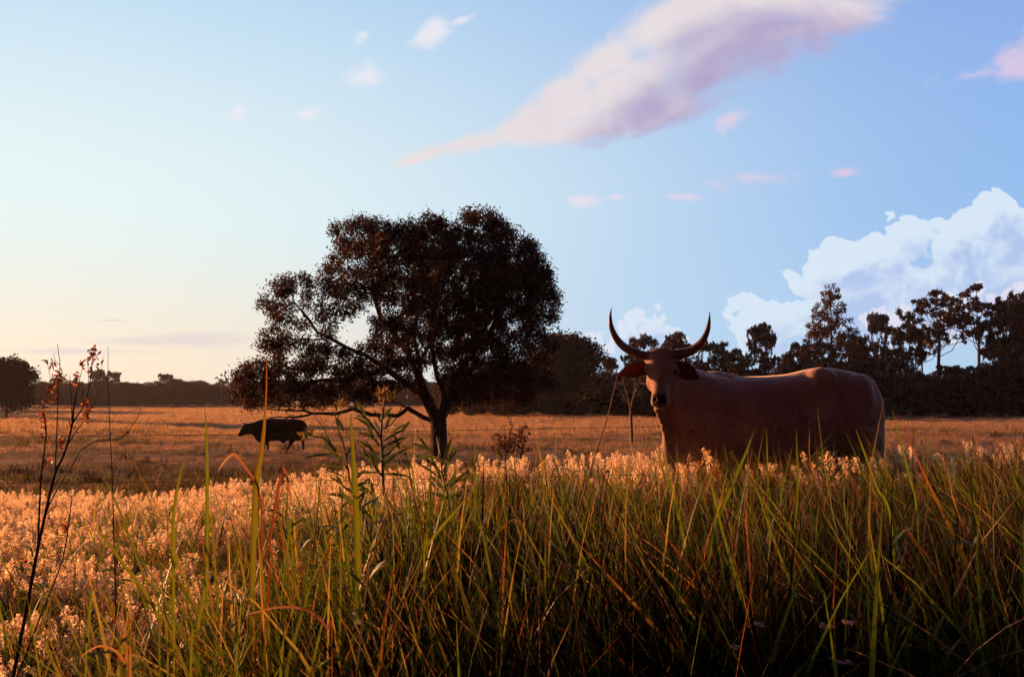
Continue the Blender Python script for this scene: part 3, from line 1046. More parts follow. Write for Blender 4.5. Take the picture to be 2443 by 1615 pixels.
def build_ox():
    Yb = 9.45                                   # distance of the body axis
    gz = float(tz(2.4, Yb))
    base = np.array([P(1840, 1000, Yb)[0], Yb, gz])

    def W_(px, py, Y=Yb):
        return P(px, py, Y) - base
    parts = []
    # torso: (photo x, back line, belly line, half width, lateral shift)
    tor = [(2101, 985, 1050, .06, 0), (2097, 935, 1085, .17, 0), (2085, 912, 1108, .24, 0), (2066, 896, 1118, .285, 0), (2035, 884, 1120, .31, 0),
           (1995, 878, 1118, .325, 0), (1960, 878, 1116, .33, 0), (1915, 884, 1122, .35, 0), (1870, 892, 1132, .38, 0), (1820, 897, 1140, .40, 0),
           (1770, 899, 1140, .40, 0), (1730, 896, 1136, .375, 0), (1695, 889, 1130, .345, -.02), (1665, 880, 1124, .32, -.04), (1640, 872, 1112, .28, -.08),
           (1618, 866, 1085, .235, -.12), (1602, 866, 1040, .19, -.16), (1590, 872, 1005, .13, -.2)]
    st = []
    for px, t, b_, hw, sh in tor:
        a, c = W_(px, t, Yb + sh), W_(px, b_, Yb + sh)
        st.append(((a + c) / 2, np.array([0, hw, 0]), np.array([0, 0, (a[2] - c[2]) / 2]), 2.3))
    parts.append(loft(st, 28))
    # spine ridge, hip and shoulder masses
    for px, py, dy, rx, ry, rz in ((1958, 915, -.16, .17, .14, .15), (1958, 915, .16, .17, .14, .15), (1690, 985, -.20, .22, .15, .36), (1690, 985, .18, .22, .15, .36),
                                   (2045, 965, -.16, .20, .17, .30), (2045, 965, .16, .20, .17, .30), (1620, 1070, -.1, .17, .2, .17), (1705, 905, 0, .25, .12, .08)
                                   ):
        parts.append(ball(W_(px, py, Yb + dy), rx, ry, rz))
    # legs: hip/shoulder, knee/hock, fetlock, hoof
    G = 0.0
    def leg(pts, rad):
        p_, r_ = spline(pts, rad, 5)
        parts.append(tube(p_, r_, 12))
    for sx, dy in ((1622, -.20), (1668, .20)):
        x0 = W_(sx, 1060)[0]
        leg([(x0 + .06, dy, .78), (x0 + .02, dy, .60), (x0 - .02, dy, .42), (x0, dy, .22), (x0, dy, .10), (x0 - .03, dy, .02)], [.14, .105, .07, .05, .055, .065])
    for sx, dy in ((2056, -.19), (2020, .20)):
        x0 = W_(sx, 1060)[0]
        leg([(x0 - .06, dy, .86), (x0 - .07, dy, .66), (x0 + .05, dy, .46), (x0 + .03, dy, .24), (x0 + .0, dy, .11), (x0 - .03, dy, .02)], [.17, .125, .078, .052, .055, .068])
    # tail
    p_, r_ = spline([W_(2058, 893), W_(2082, 911), W_(2098, 950), W_(2103, 1010), W_(2104, 1080), W_(2103, 1150), W_(2103, 1180)], [.025, .026, .022, .018, .016, .03, .01], 5)
    parts.append(tube(p_, r_, 8))
    # head frame
    Oh = W_(1573, 836, 8.98)
    d = np.array([-.075, -.40, -.91]); d /= np.linalg.norm(d)
    s = np.array([.955, -.30, 0.0]); s = s - d * s.dot(d); s /= np.linalg.norm(s)
    nrm = np.cross(s, d)
    if nrm[1] > 0: nrm = -nrm                   # points out of the face
    HL = .53
    hs = []
    for t, w, h, e in ((-.03, .07, .05, 2), (.02, .118, .10, 2.3), (.12, .138, .135, 2.4), (.24, .147, .15, 2.4), (.34, .142, .152, 2.3), (.45, .118, .145, 2.2),
                       (.56, .096, .13, 2.2), (.68, .082, .11, 2.2), (.80, .080, .095, 2.3), (.89, .088, .088, 2.5), (.955, .084, .076, 2.5), (.995, .060, .05, 2.2)):
        dip = .012 * math.exp(-((t - .55) / .15) ** 2)
        hs.append((Oh + d * HL * t - nrm * (h + dip), s * w, nrm * h, e))
    parts.append(loft(hs, 24))
    Hp = lambda a, t, o: Oh + s * a + d * HL * t + nrm * o
    for sg in (-1, 1):
        parts.append(ball(Hp(sg * .118, .31, -.055), .035, .035, .035))       # brow
        parts.append(ball(Hp(sg * .095, .43, -.15), .05, .06, .10))           # cheek
        parts.append(ball(Hp(sg * .10, .42, -.20), .045, .07, .09))           # jaw
        parts.append(ball(Hp(sg * .10, .045, -.085), .075, .055, .05, axes=np.array([s, nrm, d])))  # horn boss
    parts.append(ball(Hp(0, .0, -.05), .10, .06, .045, axes=np.array([s, nrm, d])))    # poll
    parts.append(ball(Hp(0, .93, -.135), .058, .06, .04, axes=np.array([s, nrm, d])))  # lower lip
    parts.append(ball(Hp(0, .86, -.19), .05, .05, .05, axes=np.array([s, nrm, d])))    # chin
    # neck: from the back of the skull and the throat into the shoulders
    def neck(pts, rad, sq):
        pp, rr = spline(pts, rad, 4)
        parts.append(tube(pp, rr, 18, sq))
    neck([Hp(0, .18, -.12), W_(1592, 893, 9.15), W_(1610, 915, 9.25), W_(1650, 945, 9.38)], [.12, .155, .19, .26], 1)
    neck([Hp(0, .45, -.17), W_(1594, 950, 9.15), W_(1612, 980, 9.25), W_(1650, 1020, 9.38)], [.10, .12, .17, .26], 1)
    # dewlap
    neck([Hp(0, .80, -.20), W_(1580, 985, 9.08), W_(1588, 1015, 9.14), W_(1597, 1050, 9.22), W_(1612, 1100, 9.34)], [.03, .03, .045, .07, .13], 1)
    for px, py, y_, r_ in ((1566, 976, 9.02, .034), (1571, 990, 9.06, .028), (1577, 1002, 9.08, .036), (1582, 1022, 9.12, .034), (1588, 1042, 9.17, .042)):
        parts.append(ball(W_(px, py, y_), r_ * .8, r_ * 1.2, r_))
    me = fuse('ox_body', parts, .0145, 7)
    v = vco(me).astype(float)
    loc = v - Oh
    a_, t_, o_ = loc @ s, loc @ d / HL, loc @ nrm
    head = (np.linalg.norm(loc, axis=1) < .8)
    # nostrils, mouth line, eye sockets pressed into the surface
    push = np.zeros(len(v))
    for sg in (-1, 1):
        r2 = ((a_ - sg * .042) / .017) ** 2 + ((t_ - .925) * HL / .022) ** 2
        push += .024 * np.exp(-r2) * (o_ > -.09)
        r3 = ((a_ - sg * .125) / .04) ** 2 + ((t_ - .345) * HL / .028) ** 2 + ((o_ + .095) / .04) ** 2
        push += .012 * np.exp(-r3)
    push += .014 * np.exp(-((t_ - .99) * HL / .010) ** 2) * ((o_ < -.05) & (o_ > -.16))
    push *= head
    bx, bz = v[:, 0], v[:, 2]
    def at(px, py, rx, rz):
        q_ = W_(px, py)
        return np.exp(-((bx - q_[0]) / rx) ** 2 - ((bz - q_[2]) / rz) ** 2)
    near = ~head & (bz > .45)
    ribs = np.sin((bx - .35 * bz) * 2 * np.pi / .085) * at(1830, 1000, .30, .22)
    body = .045 * at(1898, 965, .13, .16) + .022 * at(1738, 950, .05, .24) + .020 * at(1660, 935, .05, .12) - .014 * at(1705, 1010, .09, .20) - .022 * at(1963, 903, .045, .06) \
        + .018 * at(1990, 930, .05, .10) - .016 * at(2030, 990, .10, .13) + .012 * at(2066, 930, .03, .12) + .020 * at(1640, 1020, .04, .14) + .0035 * ribs \
        + .006 * np.sin(bx * 9 + 3 * bz) * np.sin(bz * 11 + 1)
    push += 1.5 * body * near
    nr = np.empty(len(v) * 3, np.float32); me.vertices.foreach_get('normal', nr)
    v -= nr.reshape(-1, 3) * push[:, None]
    me.vertices.foreach_set('co', v.astype(np.float32).ravel())
    dark = smooth01((t_ - .80 + .05 * np.abs(a_) / .08) / .06) * smooth01((o_ + .135) / .03) * head
    dark *= smooth01((.074 - np.abs(a_)) / .022)
    for sg in (-1, 1):
        r3 = ((a_ - sg * .13) / .035) ** 2 + ((t_ - .345) * HL / .026) ** 2 + ((o_ + .09) / .045) ** 2
        dark = np.maximum(dark, .75 * np.exp(-r3) * head)
    # ears belong to the body mesh
    eL = ear_mesh(Hp(-.128, .20, -.12), W_(1477, 893, 8.93), (0, 0, 1), .128, (-.25, -1, -.1))
    eR = ear_mesh(Hp(.125, .18, -.12), W_(1668, 903, 8.96), (.1, 0, 1), .150, (.1, -1, .05))
    q = [np.array(p_.vertices) for p_ in me.polygons]
    quads = np.array([k for k in q if len(k) == 4]); tris = [k for k in q if len(k) == 3]
    V = np.concatenate([v, eL[0], eR[0]])
    n0 = len(v); n1 = n0 + len(eL[0])
    fs = [quads, eL[1] + n0, eR[1] + n1] + ([np.array(tris)] if tris else [])
    M_HIDE = hide_material('tan_hide', (.42, .215, .155), (.55, .31, .225), (.016, .010, .010))
    M_EAR = hide_material('ear_skin', (.20, .085, .055), (.28, .13, .09), (.03, .02, .02))
    # thin ears let the low sun through
    b = NB(M_EAR.node_tree)
    tr = b.n('ShaderNodeBsdfTranslucent'); tr.inputs[0].default_value = (.22, .06, .03, 1)
    mx = b.n('ShaderNodeMixShader'); mx.inputs[0].default_value = .35
    b.nt.links.new(M_EAR.node_tree.nodes['Principled BSDF'].outputs[0], mx.inputs[1]); b.nt.links.new(tr.outputs[0], mx.inputs[2])
    b.nt.links.new(mx.outputs[0], M_EAR.node_tree.nodes['Material Output'].inputs[0])
    bm_ = mesh_np('ox_body', V, fs, True)
    bm_.materials.append(M_HIDE); bm_.materials.append(M_EAR)
    mi = np.zeros(len(bm_.polygons), np.int32)
    mi[len(quads):len(quads) + len(eL[1]) + len(eR[1])] = 1
    bm_.polygons.foreach_set('material_index', mi)
    set_dark(bm_, np.concatenate([dark, np.zeros(len(V) - n0)]))
    ox = empty('longhorn_bull', tuple(base), label='big tan long-horned bull facing the viewer over the tall grass', cat='bull')
    obj('body', bm_, ox)
    # horns
    m, b, pr = principled('horn', (.25, .13, .07), .38, .4)
    tc = b.n('ShaderNodeTexCoord')
    b.put(pr.inputs['Base Color'], b.mix(b.ss(b.noise(tc.outputs['Object'], 14, 4), .3, .7), (.13, .06, .035), (.26, .14, .08)))
    bp = b.n('ShaderNodeBump'); bp.inputs['Strength'].default_value = .4; bp.inputs['Distance'].default_value = .006
    b.put(bp.inputs['Height'], b.noise(tc.outputs['Object'], 40, 3)); b.put(pr.inputs['Normal'], bp.outputs[0])
    for pts, rad in (
        ([(1563, 845, 9.06), (1545, 849, 9.06), (1527, 846, 9.07), (1497, 833, 9.04), (1477, 816, 9.0), (1463.5, 794, 8.96), (1457, 772, 8.94), (1456.5, 752, 8.95), (1459, 734, 8.97)],
         [.031, .041, .043, .039, .034, .027, .020, .0115, .0025]),
        ([(1583, 843, 9.02), (1603, 846, 9.0), (1625, 844, 9.0), (1652, 835, 8.97), (1673, 817, 8.93), (1685, 796, 8.9), (1691, 774, 8.89), (1693.5, 743, 8.9)],
         [.034, .046, .047, .041, .034, .026, .018, .0025])):
        pp, rr = spline([W_(*p_) for p_ in pts], rad, 7)
        v_, q_, t_2 = tube(pp, rr, 16)
        obj('horn', mesh_np('ox_horn', v_, [q_, t_2], True, m), ox)
    me_, b, pr = principled('eye', (.012, .008, .006), .12, .6)
    for sg in (-1, 1):
        v_, q_, t_2 = ball(Hp(sg * .128, .345, -.085), .021, .021, .021, 14)
        obj('eye', mesh_np('ox_eye', v_, [q_, t_2], True, me_), ox)
    # tuft of hair on the poll
    g = np.random.default_rng(3)
    n = 900
    c0 = np.array([Hp(*q_) for q_ in np.stack([g.normal(0, .05, n), g.normal(-.03, .02, n), g.uniform(-.09, -.01, n)], 1)])
    dirs = unit(g.normal(0, .5, (n, 3)) + np.array([0, 0, .8]) + nrm * .3)
    side = unit(np.cross(dirs, g.normal(0, 1, (n, 3)))) * .0012
    ln = g.uniform(.02, .05, (n, 1))
    V = np.stack([c0 - side, c0 + side, c0 + dirs * ln], 1).reshape(-1, 3)
    obj('poll_hair', mesh_np('poll_hair', V, np.arange(3 * n).reshape(-1, 3), False, M_HIDE), ox)
    return M_HIDE


def build_cow():
    Y = 38.0
    px0 = 650
    X0 = (px0 - CX) / FPX * Y
    gz = float(tz(X0, Y))
    feet_v = P(px0, 1083, Y)[2] - .10
    base = np.array([X0, Y, gz])

    def Wc(zx, zy, dy=0.0):
        q = P(540 + zx / 9.8, 960 + zy / 9.8, Y) - base
        q[1] += dy
        q[2] -= (feet_v - gz)
        return q
    parts = []
    tor = [(1870, 680, 780, .05), (1860, 580, 900, .16), (1800, 510, 960, .22), (1700, 475, 985, .27), (1560, 462, 980, .29), (1400, 465, 985, .31), (1250, 455, 985, .34),
           (1100, 450, 985, .35), (950, 455, 1000, .34), (850, 466, 1030, .31), (770, 480, 1030, .28), (700, 510, 985, .24), (640, 535, 900, .19), (580, 552, 835, .15), (510, 570, 830, .125), (450, 570, 800, .11)]
    st = []
    for x, t, b_, hw in tor:
        a, c = Wc(x, t), Wc(x, b_)
        st.append(((a + c) / 2, np.array([0, hw, 0]), np.array([0, 0, (a[2] - c[2]) / 2]), 2.3))
    parts.append(loft(st, 22))
    hd = [(470, 560, 830, .10), (430, 575, 855, .105), (390, 600, 870, .10), (350, 660, 880, .085), (320, 730, 885, .075), (290, 790, 880, .07), (275, 830, 870, .05)]
    st = []
    for x, t, b_, hw in hd:
        a, c = Wc(x, t), Wc(x, b_)
        st.append(((a + c) / 2, np.array([0, hw, 0]), np.array([0, 0, (a[2] - c[2]) / 2]), 2.2))
    parts.append(loft(st, 16))
    for sg in (-1, 1):
        a = Wc(440, 600, sg * .09)
        e = Wc(430, 535 if sg < 0 else 560, sg * .20)
        parts.append(tube([a, (a + e) / 2, e], [.03, .055, .012], 8, .5))
    parts.append(ball(Wc(1330, 985), .13, .16, .09))       # udder
    parts.append(ball(Wc(1600, 700, .05), .28, .26, .34))
    def leg(pts, rad):
        p_, r_ = spline(pts, rad, 4)
        parts.append(tube(p_, r_, 10))
    leg([Wc(930, 900, -.15), Wc(965, 1000, -.15), Wc(985, 1080, -.15), Wc(990, 1150, -.15), Wc(985, 1195, -.15)], [.16, .085, .055, .048, .055])
    leg([Wc(860, 900, .15), Wc(860, 1010, .15), Wc(850, 1090, .15), Wc(860, 1150, .15), Wc(850, 1195, .15)], [.15, .085, .055, .045, .05])
    leg([Wc(1600, 830, -.15), Wc(1560, 930, -.15), Wc(1530, 1020, -.15), Wc(1470, 1120, -.15), Wc(1425, 1195, -.15)], [.22, .15, .085, .055, .055])
    leg([Wc(1740, 800, .15), Wc(1745, 920, .15), Wc(1770, 1020, .15), Wc(1770, 1110, .15), Wc(1775, 1190, .15)], [.2, .13, .07, .05, .052])
    p_, r_ = spline([Wc(1840, 560), Wc(1885, 680), Wc(1890, 850), Wc(1880, 980)], [.03, .025, .02, .035], 4)
    parts.append(tube(p_, r_, 8))
    me = fuse('cow_body', parts, .022, 5)
    me.polygons.foreach_set('use_smooth', np.ones(len(me.polygons), bool))
    set_dark(me, np.zeros(len(me.vertices)))
    me.materials.append(hide_material('black_hide', (.010, .007, .007), (.018, .012, .010), (.005, .005, .005)))
    tag(obj('cow', me, loc=tuple(base)), 'black hornless cow walking left through the pasture under the low bare limb', 'cow')


build_ox()
build_cow()


# ------------------------------------------------------------------ barbed wire fence
def build_fence():
    A, B_ = np.array([-5.2, 6.6]), np.array([6.0, 7.6])
    fence = empty('wire_fence', (A[0], A[1], float(tz(*A))), label='rusty barbed wire fence strung across the paddock in front of the bull', cat='fence')
    m, b, pr = principled('rusty_wire', (.05, .03, .025), .6, .4)
    pr.inputs['Metallic'].default_value = .4
    o0 = np.array([A[0], A[1], float(tz(*A))])
    rows = ([(30, 1042), (700, 1035), (1250, 1023), (1580, 1018), (2000, 1004), (2400, 989)],
            [(30, 1153), (700, 1147), (1250, 1138), (2000, 1122), (2400, 1108)],
            [(30, 1285), (700, 1276), (1250, 1262), (2000, 1240), (2400, 1225)])
    f = lambda px: (px - CX) / FPX

    def depth(px):          # where the sight line meets the straight fence
        k = f(px)
        return (A[1] - (B_[1] - A[1]) / (B_[0] - A[0]) * A[0]) / (1 - k * (B_[1] - A[1]) / (B_[0] - A[0]))
    for row in rows:
        pts = [P(px, py, depth(px)) for px, py in row]
        xs = np.array([q[0] for q in pts]); zs = np.array([q[2] for q in pts])
        X = np.linspace(A[0], B_[0], 150)
        Z = np.interp(X, xs, zs)
        sl0 = (zs[1] - zs[0]) / (xs[1] - xs[0]); sl1 = (zs[-1] - zs[-2]) / (xs[-1] - xs[-2])
        Z = np.where(X < xs[0], zs[0] + (X - xs[0]) * sl0, Z); Z = np.where(X > xs[-1], zs[-1] + (X - xs[-1]) * sl1, Z)
        Z = np.convolve(np.pad(Z, 8, mode='edge'), np.ones(17) / 17, 'valid')
        Yy = A[1] + (X - A[0]) * (B_[1] - A[1]) / (B_[0] - A[0])
        c = np.stack([X, Yy, Z], 1) - o0
        parts = [tube(list(c), .0019, 5)]
        g = np.random.default_rng(2)
        for t in np.arange(.15, 11.1, .125):
            k = t / 11.2 * 149
            i = int(k); q = c[i] + (c[min(i + 1, 149)] - c[i]) * (k - i)
            for _ in range(2):
                dd = unit(np.array([g.normal(0, .5), g.normal(0, 1), g.normal(0, 1)])) * .014
                parts.append(tube([q - dd, q, q + dd], [.0006, .0028, .0006], 4))
        obj('wire', mesh_np('barbed_wire', *[(lambda v, q_, t_: (v, [q_, t_]))(*join_parts(parts))][0], False, m), fence)
    for X, Y in (A, B_):
        z = float(tz(X, Y))
        p_ = [np.array([X, Y + .06, z - .4]) - o0, np.array([X + .01, Y + .06, z + .5]) - o0, np.array([X, Y + .06, z + 1.25]) - o0]
        v, q, t = tube(p_, [.07, .065, .06], 9)
        obj('post', mesh_np('fence_post', v, [q, t], False, M_PALE), fence)


build_fence()


# ------------------------------------------------------------------ grasses
def blades(base, az, lean, length, curve, width, cols, nseg=4, roll=None, tipcol=None, g=rng):
    """curved tapering leaf blades, all arguments per blade"""
    n = len(base)
    t = np.linspace(0, 1, nseg + 1)
    h = np.stack([np.cos(az), np.sin(az), np.zeros(n)], 1)
    up = np.array([0, 0, 1.0])
    ang = lean[:, None] + curve[:, None] * t[None] ** 1.5
    dl = length[:, None] / nseg
    sx = np.concatenate([np.zeros((n, 1)), np.cumsum(np.sin((ang[:, :-1] + ang[:, 1:]) / 2) * dl, 1)], 1)
    sz = np.concatenate([np.zeros((n, 1)), np.cumsum(np.cos((ang[:, :-1] + ang[:, 1:]) / 2) * dl, 1)], 1)
    c = base[:, None] + h[:, None] * sx[..., None] + up * sz[..., None]
    if roll is None: roll = g.uniform(0, np.pi, n)
    s0 = np.stack([-np.sin(az), np.cos(az), np.zeros(n)], 1)
    side = s0 * np.cos(roll)[:, None] + h * np.sin(roll)[:, None]
    w = width[:, None] * (np.minimum(1, .45 + 2.2 * t[None]) * (1 - t[None] ** 1.7) + .02)
    L_, R__ = c - side[:, None] * w[..., None] * .5, c + side[:, None] * w[..., None] * .5
    v = np.stack([L_, R__], 2).reshape(-1, 3)
    k = (np.arange(n) * (nseg + 1) * 2)[:, None] + (np.arange(nseg) * 2)[None]
    q = np.stack([k, k + 1, k + 3, k + 2], -1).reshape(-1, 4)
    cc = np.repeat(cols[:, None], nseg + 1, 1)
    if tipcol is not None:
        f = (t ** 3)[None, :, None]
        cc = cc * (1 - f) + tipcol[:, None] * f
    cc = np.repeat(cc[:, :, None], 2, 2).reshape(-1, 3)
    return v, q, cc


def pal(n, g, lst, jit=.25):
    lst = np.array(lst)
    c = lst[g.integers(0, len(lst), n)]
    return c * g.uniform(1 - jit, 1 + jit, (n, 1))


GREEN = [(.075, .10, .010), (.10, .12, .010), (.05, .08, .010), (.12, .115, .012)]
STRAW = [(.26, .15, .07), (.20, .11, .05), (.33, .20, .10), (.16, .08, .035)]
RUST = [(.22, .045, .02), (.28, .08, .03), (.16, .03, .025), (.32, .12, .05)]
SEEDC = [(.80, .60, .36), (.86, .68, .42), (.62, .40, .24)]
THATCH = [(.030, .016, .010), (.018, .020, .008), (.05, .022, .012), (.012, .012, .008)]
DARKG = [(.035, .06, .010), (.05, .075, .010), (.025, .045, .010)]


def merge(lst):
    V, Q, C, o = [], [], [], 0
    for v, q, c in lst:
        V.append(v); Q.append(q + o); C.append(c); o += len(v)
    return np.concatenate(V), np.concatenate(Q), np.concatenate(C)


def tuft_mesh(name, g, n, rad, ln, wd, lean, curve, colors, mat=None, tip=None, nseg=4):
    r = rad * np.sqrt(g.random(n)); a = g.uniform(0, 6.283, n)
    base = np.stack([r * np.cos(a), r * np.sin(a), np.full(n, -.03)], 1)
    v, q, c = blades(base, g.uniform(0, 6.283, n), np.abs(g.normal(0, lean, n)), g.uniform(*ln, n), g.uniform(*curve, n), g.uniform(*wd, n),
                     pal(n, g, colors), nseg, tipcol=None if tip is None else pal(n, g, tip), g=g)
    return v, q, c


def seed_mesh(g, n_st, h, head, nsp=95, leaves=5, fluff=.0135):
    """stalks with loose fluffy heads"""
    r = .07 * np.sqrt(g.random(n_st)); a = g.uniform(0, 6.283, n_st)
    base = np.stack([r * np.cos(a), r * np.sin(a), np.full(n_st, -.03)], 1)
    az = g.normal(math.pi * .95, 1.1, n_st); lean = np.abs(g.normal(.12, .12, n_st)); cur = g.uniform(.1, .7, n_st)
    ln = h * g.uniform(.75, 1.15, n_st)
    lst = [blades(base, az, lean, ln, cur, np.full(n_st, .0026), pal(n_st, g, STRAW), 5, g=g)]
    V, C = [], []
    for i in range(n_st):
        hd = head * g.uniform(.7, 1.2)
        t = 1 - hd / ln[i] * g.random(nsp)          # position along the stalk
        ang = lean[i] + cur[i] * t ** 1.5
        # integrate approximately
        tt = np.linspace(0, 1, 24); aa = lean[i] + cur[i] * tt ** 1.5
        sx = np.interp(t, tt, np.cumsum(np.sin(aa)) / 24 * ln[i]); sz = np.interp(t, tt, np.cumsum(np.cos(aa)) / 24 * ln[i])
        c = base[i] + np.stack([np.cos(az[i]) * sx, np.sin(az[i]) * sx, sz], 1)
        prof = np.sin(np.pi * np.clip((1 - t) * ln[i] / hd, 0, 1) ** .7) * .024 + .004
        c = c + unit(g.normal(0, 1, (nsp, 3)) + [0, 0, .4]) * (prof * g.random(nsp) ** .5)[:, None]
        V.append(c); C.append(pal(nsp, g, SEEDC, .2))
    c = np.concatenate(V); col = np.concatenate(C)
    n = len(c)
    d = unit(g.normal(0, 1, (n, 3)) + [0, 0, .5]); s = unit(np.cross(d, g.normal(0, 1, (n, 3))))
    L_ = fluff * g.uniform(.6, 1.4, (n, 1))
    vs = np.stack([c - d * L_ * .5, c + s * L_ * .32, c + d * L_ * .5, c - s * L_ * .32], 1).reshape(-1, 3)
    sp = (vs, np.arange(4 * n).reshape(-1, 4), np.repeat(col, 4, 0))
    if leaves:
        lst.append(tuft_mesh('', g, leaves, .06, (h * .4, h * .8), (.003, .006), .25, (.2, 1.0), STRAW + GREEN[:2]))
    a_ = merge(lst)
    return a_, sp


def mk(name, vqc, mat):
    return mesh_np(name, vqc[0], vqc[1], False, mat, vqc[2])


def wedge(n, y0, y1, g, power=0.0, margin=.6, xr=None, half=.56):
    """random ground positions inside the part of the field in view"""
    u = g.random(n)
    if abs(power - 1) < 1e-6: y = y0 * (y1 / y0) ** u
    else:
        e = 1 - power
        y = (y0 ** e + u * (y1 ** e - y0 ** e)) ** (1 / e)
    lo, hi = (-1, 1) if xr is None else xr
    x = g.uniform(lo, hi, n) * (half * y + margin)
    return x, y


def hnoise(x, y, s, seed=0):
    return np.array([mnoise.noise(Vector((a * s + seed * 7.3, b_ * s - seed * 3.1, seed * 1.7))) for a, b_ in zip(x, y)])


def tilt(n, g, az, lean_mean, lean_sd):
    """euler rotations: random spin then a lean towards azimuth az"""
    out = np.zeros((n, 3))
    for i in range(n):
        sp = Matrix.Rotation(g.uniform(0, 6.283), 3, 'Z')
        l = abs(g.normal(lean_mean[i], lean_sd))
        ax = Vector((-math.sin(az[i]), math.cos(az[i]), 0))
        e = (Matrix.Rotation(l, 3, ax) @ sp).to_euler()
        out[i] = e
    return out


def lance_leaf(p, d, L_, w, g, nseg=5, droop=.5, fold=0):
    """one lance-shaped leaf as a curved strip"""
    d = unit(np.array(d, float)); p = np.array(p, float)
    s = unit(np.cross(d, unit(g.normal(0, 1, 3) + np.array([0, -.6, .2]))))
    pts = []
    for i in range(nseg + 1):
        t = i / nseg
        c = p + d * L_ * t + np.array([0, 0, -1]) * droop * L_ * t * t * .5
        ww = w * (math.sin(math.pi * min(1, t * .92 + .05)) ** .8) + .0008
        pts += [c - s * ww * .5, c + s * ww * .5]
    k = np.arange(nseg) * 2
    return np.array(pts), np.stack([k, k + 1, k + 3, k + 2], -1)


def near_grass():
    g = np.random.default_rng(31)
    # ---- tall green leaf blades
    tall = [mk('tall_blades', tuft_mesh('', g, 9, .08, (.45, 1.08), (.008, .023), .20, (.05, .9), GREEN if k_ < 4 else DARKG * 2 + GREEN[:1] + RUST[:1], tip=GREEN + STRAW[:2] + RUST[:1], nseg=6), M_GRASS) for k_ in range(8)]
    thin = [mk('thin_blades', tuft_mesh('', g, 26, .10, (.35, .95), (.0025, .007), .24, (.05, 1.1), DARKG * 2 + GREEN[:2] + STRAW[:2] + RUST + THATCH, nseg=5), M_GRASS) for _ in range(8)]
    rust = [mk('rust_blades', tuft_mesh('', g, 5, .08, (.45, .95), (.005, .012), .25, (.8, 2.6), RUST + STRAW[:2], tip=[(.42, .26, .2), (.5, .3, .22)], nseg=9), M_GRASS) for _ in range(6)]
    low = [mk('low_thatch', tuft_mesh('', g, 44, .16, (.2, .62), (.004, .012), .42, (.2, 1.5), THATCH * 2 + DARKG, nseg=4), M_THATCH) for _ in range(6)]
    litter = [mk('litter', tuft_mesh('', g, 14, .20, (.25, .6), (.003, .010), 1.1, (-.3, .8), STRAW + RUST[:2] + THATCH[:1], nseg=4), M_GRASS) for _ in range(4)]
    forbs = []
    for _ in range(5):
        V, Q, C_, o = [], [], [], 0
        ln = tuft_mesh('', g, 3, .05, (.6, .9), (.004, .006), .15, (.05, .4), [(.10, .06, .03)], nseg=5)
        V.append(ln[0]); Q.append(ln[1]); C_.append(ln[2]); o = len(ln[0])
        st_ = ln[0].reshape(3, 6, 2, 3).mean(2)
        for s_i in range(3):
            for _k in range(22):
                t_ = g.uniform(.25, 1) * 5; i_ = min(int(t_), 4)
                p_ = st_[s_i, i_] + (st_[s_i, i_ + 1] - st_[s_i, i_]) * (t_ - i_)
                a_ = g.uniform(0, 6.283)
                v_, q_ = lance_leaf(p_, (math.cos(a_), math.sin(a_), g.uniform(.3, 1.3)), g.uniform(.05, .12), .012, g, 3, .5)
                V.append(v_); Q.append(q_ + o); o += len(v_)
                C_.append(np.repeat(pal(1, g, DARKG + [(.05, .06, .02), (.09, .07, .02)]), len(v_), 0))
        forbs.append(mk('forb', (np.concatenate(V), np.concatenate(Q), np.concatenate(C_)), M_GRASS))
    protos = tall + thin + rust + low + litter + forbs
    pts, scl, rot, idx = [], [], [], []

    def ramp(u):            # u = x / y ; 0 at the left edge of the view, 1 at the right
        return np.clip((u + .52) / 1.04, 0, 1)

    def add(n, kinds, y0, y1, hfun, dfun, power=0, lean=None, sd=.12):
        x, y = wedge(n, y0, y1, g, power, .5)
        u = ramp(x / y)
        dens0 = smooth01((y - np.interp(u, [0, .3, 1], [1.6, 2.1, 2.35])) / .35)
        keep = g.random(n) < dfun(u, y, hnoise(x, y, .9, 3)) * dens0
        x, y, u = x[keep], y[keep], u[keep]
        m = len(x)
        z = tz(x, y)
        h = hfun(u, y) * g.uniform(.72, 1.08, m) * (1 + .24 * hnoise(x, y, 1.1, 6)) * np.where(g.random(m) < .05, 1.18, 1)
        pts.append(np.stack([x, y, z], 1))
        scl.append(np.stack([.6 + .4 * h, .6 + .4 * h, h], 1))
        ln = (.05 + .50 * smooth01((u - .45) / .45)) if lean is None else np.full(m, lean)
        rot.append(tilt(m, g, g.normal(math.pi, .45, m), ln, sd))
        idx.append(g.integers(kinds[0], kinds[1], m))
    # heights: knee high on the left, chest high on the right
    H = lambda u, y: np.interp(u, [0, .18, .38, .6, .8, 1], [.70, .82, 1.0, 1.04, 1.10, 1.12]) * np.interp(y, [2.5, 3.2, 4.5, 8], [1.0, .97, .90, .86])
    Dt = lambda u, y, n: np.interp(u, [0, .12, .3, .5, .7, 1], [.25, .40, .80, .9, 1, 1]) * np.clip(.55 + 2.4 * n, .06, 1) * np.interp(y, [2.0, 2.6, 6, 8.5], [.15, 1, 1, .5])
    add(2600, (0, 5), 2.0, 8.2, H, lambda u, y, n: Dt(u, y, n) * np.interp(u, [0, .5, .75], [1, 1, .22]))
    add(3000, (4, 8), 2.0, 8.2, H, lambda u, y, n: Dt(u, y, n) * np.interp(u, [0, .3, .6, 1], [.3, .5, 1, 1]))
    add(6500, (8, 16), 2.2, 9.0, lambda u, y: H(u, y) * .92, lambda u, y, n: np.interp(u, [0, .2, .45, .7, 1], [.12, .3, .85, 1, 1]))
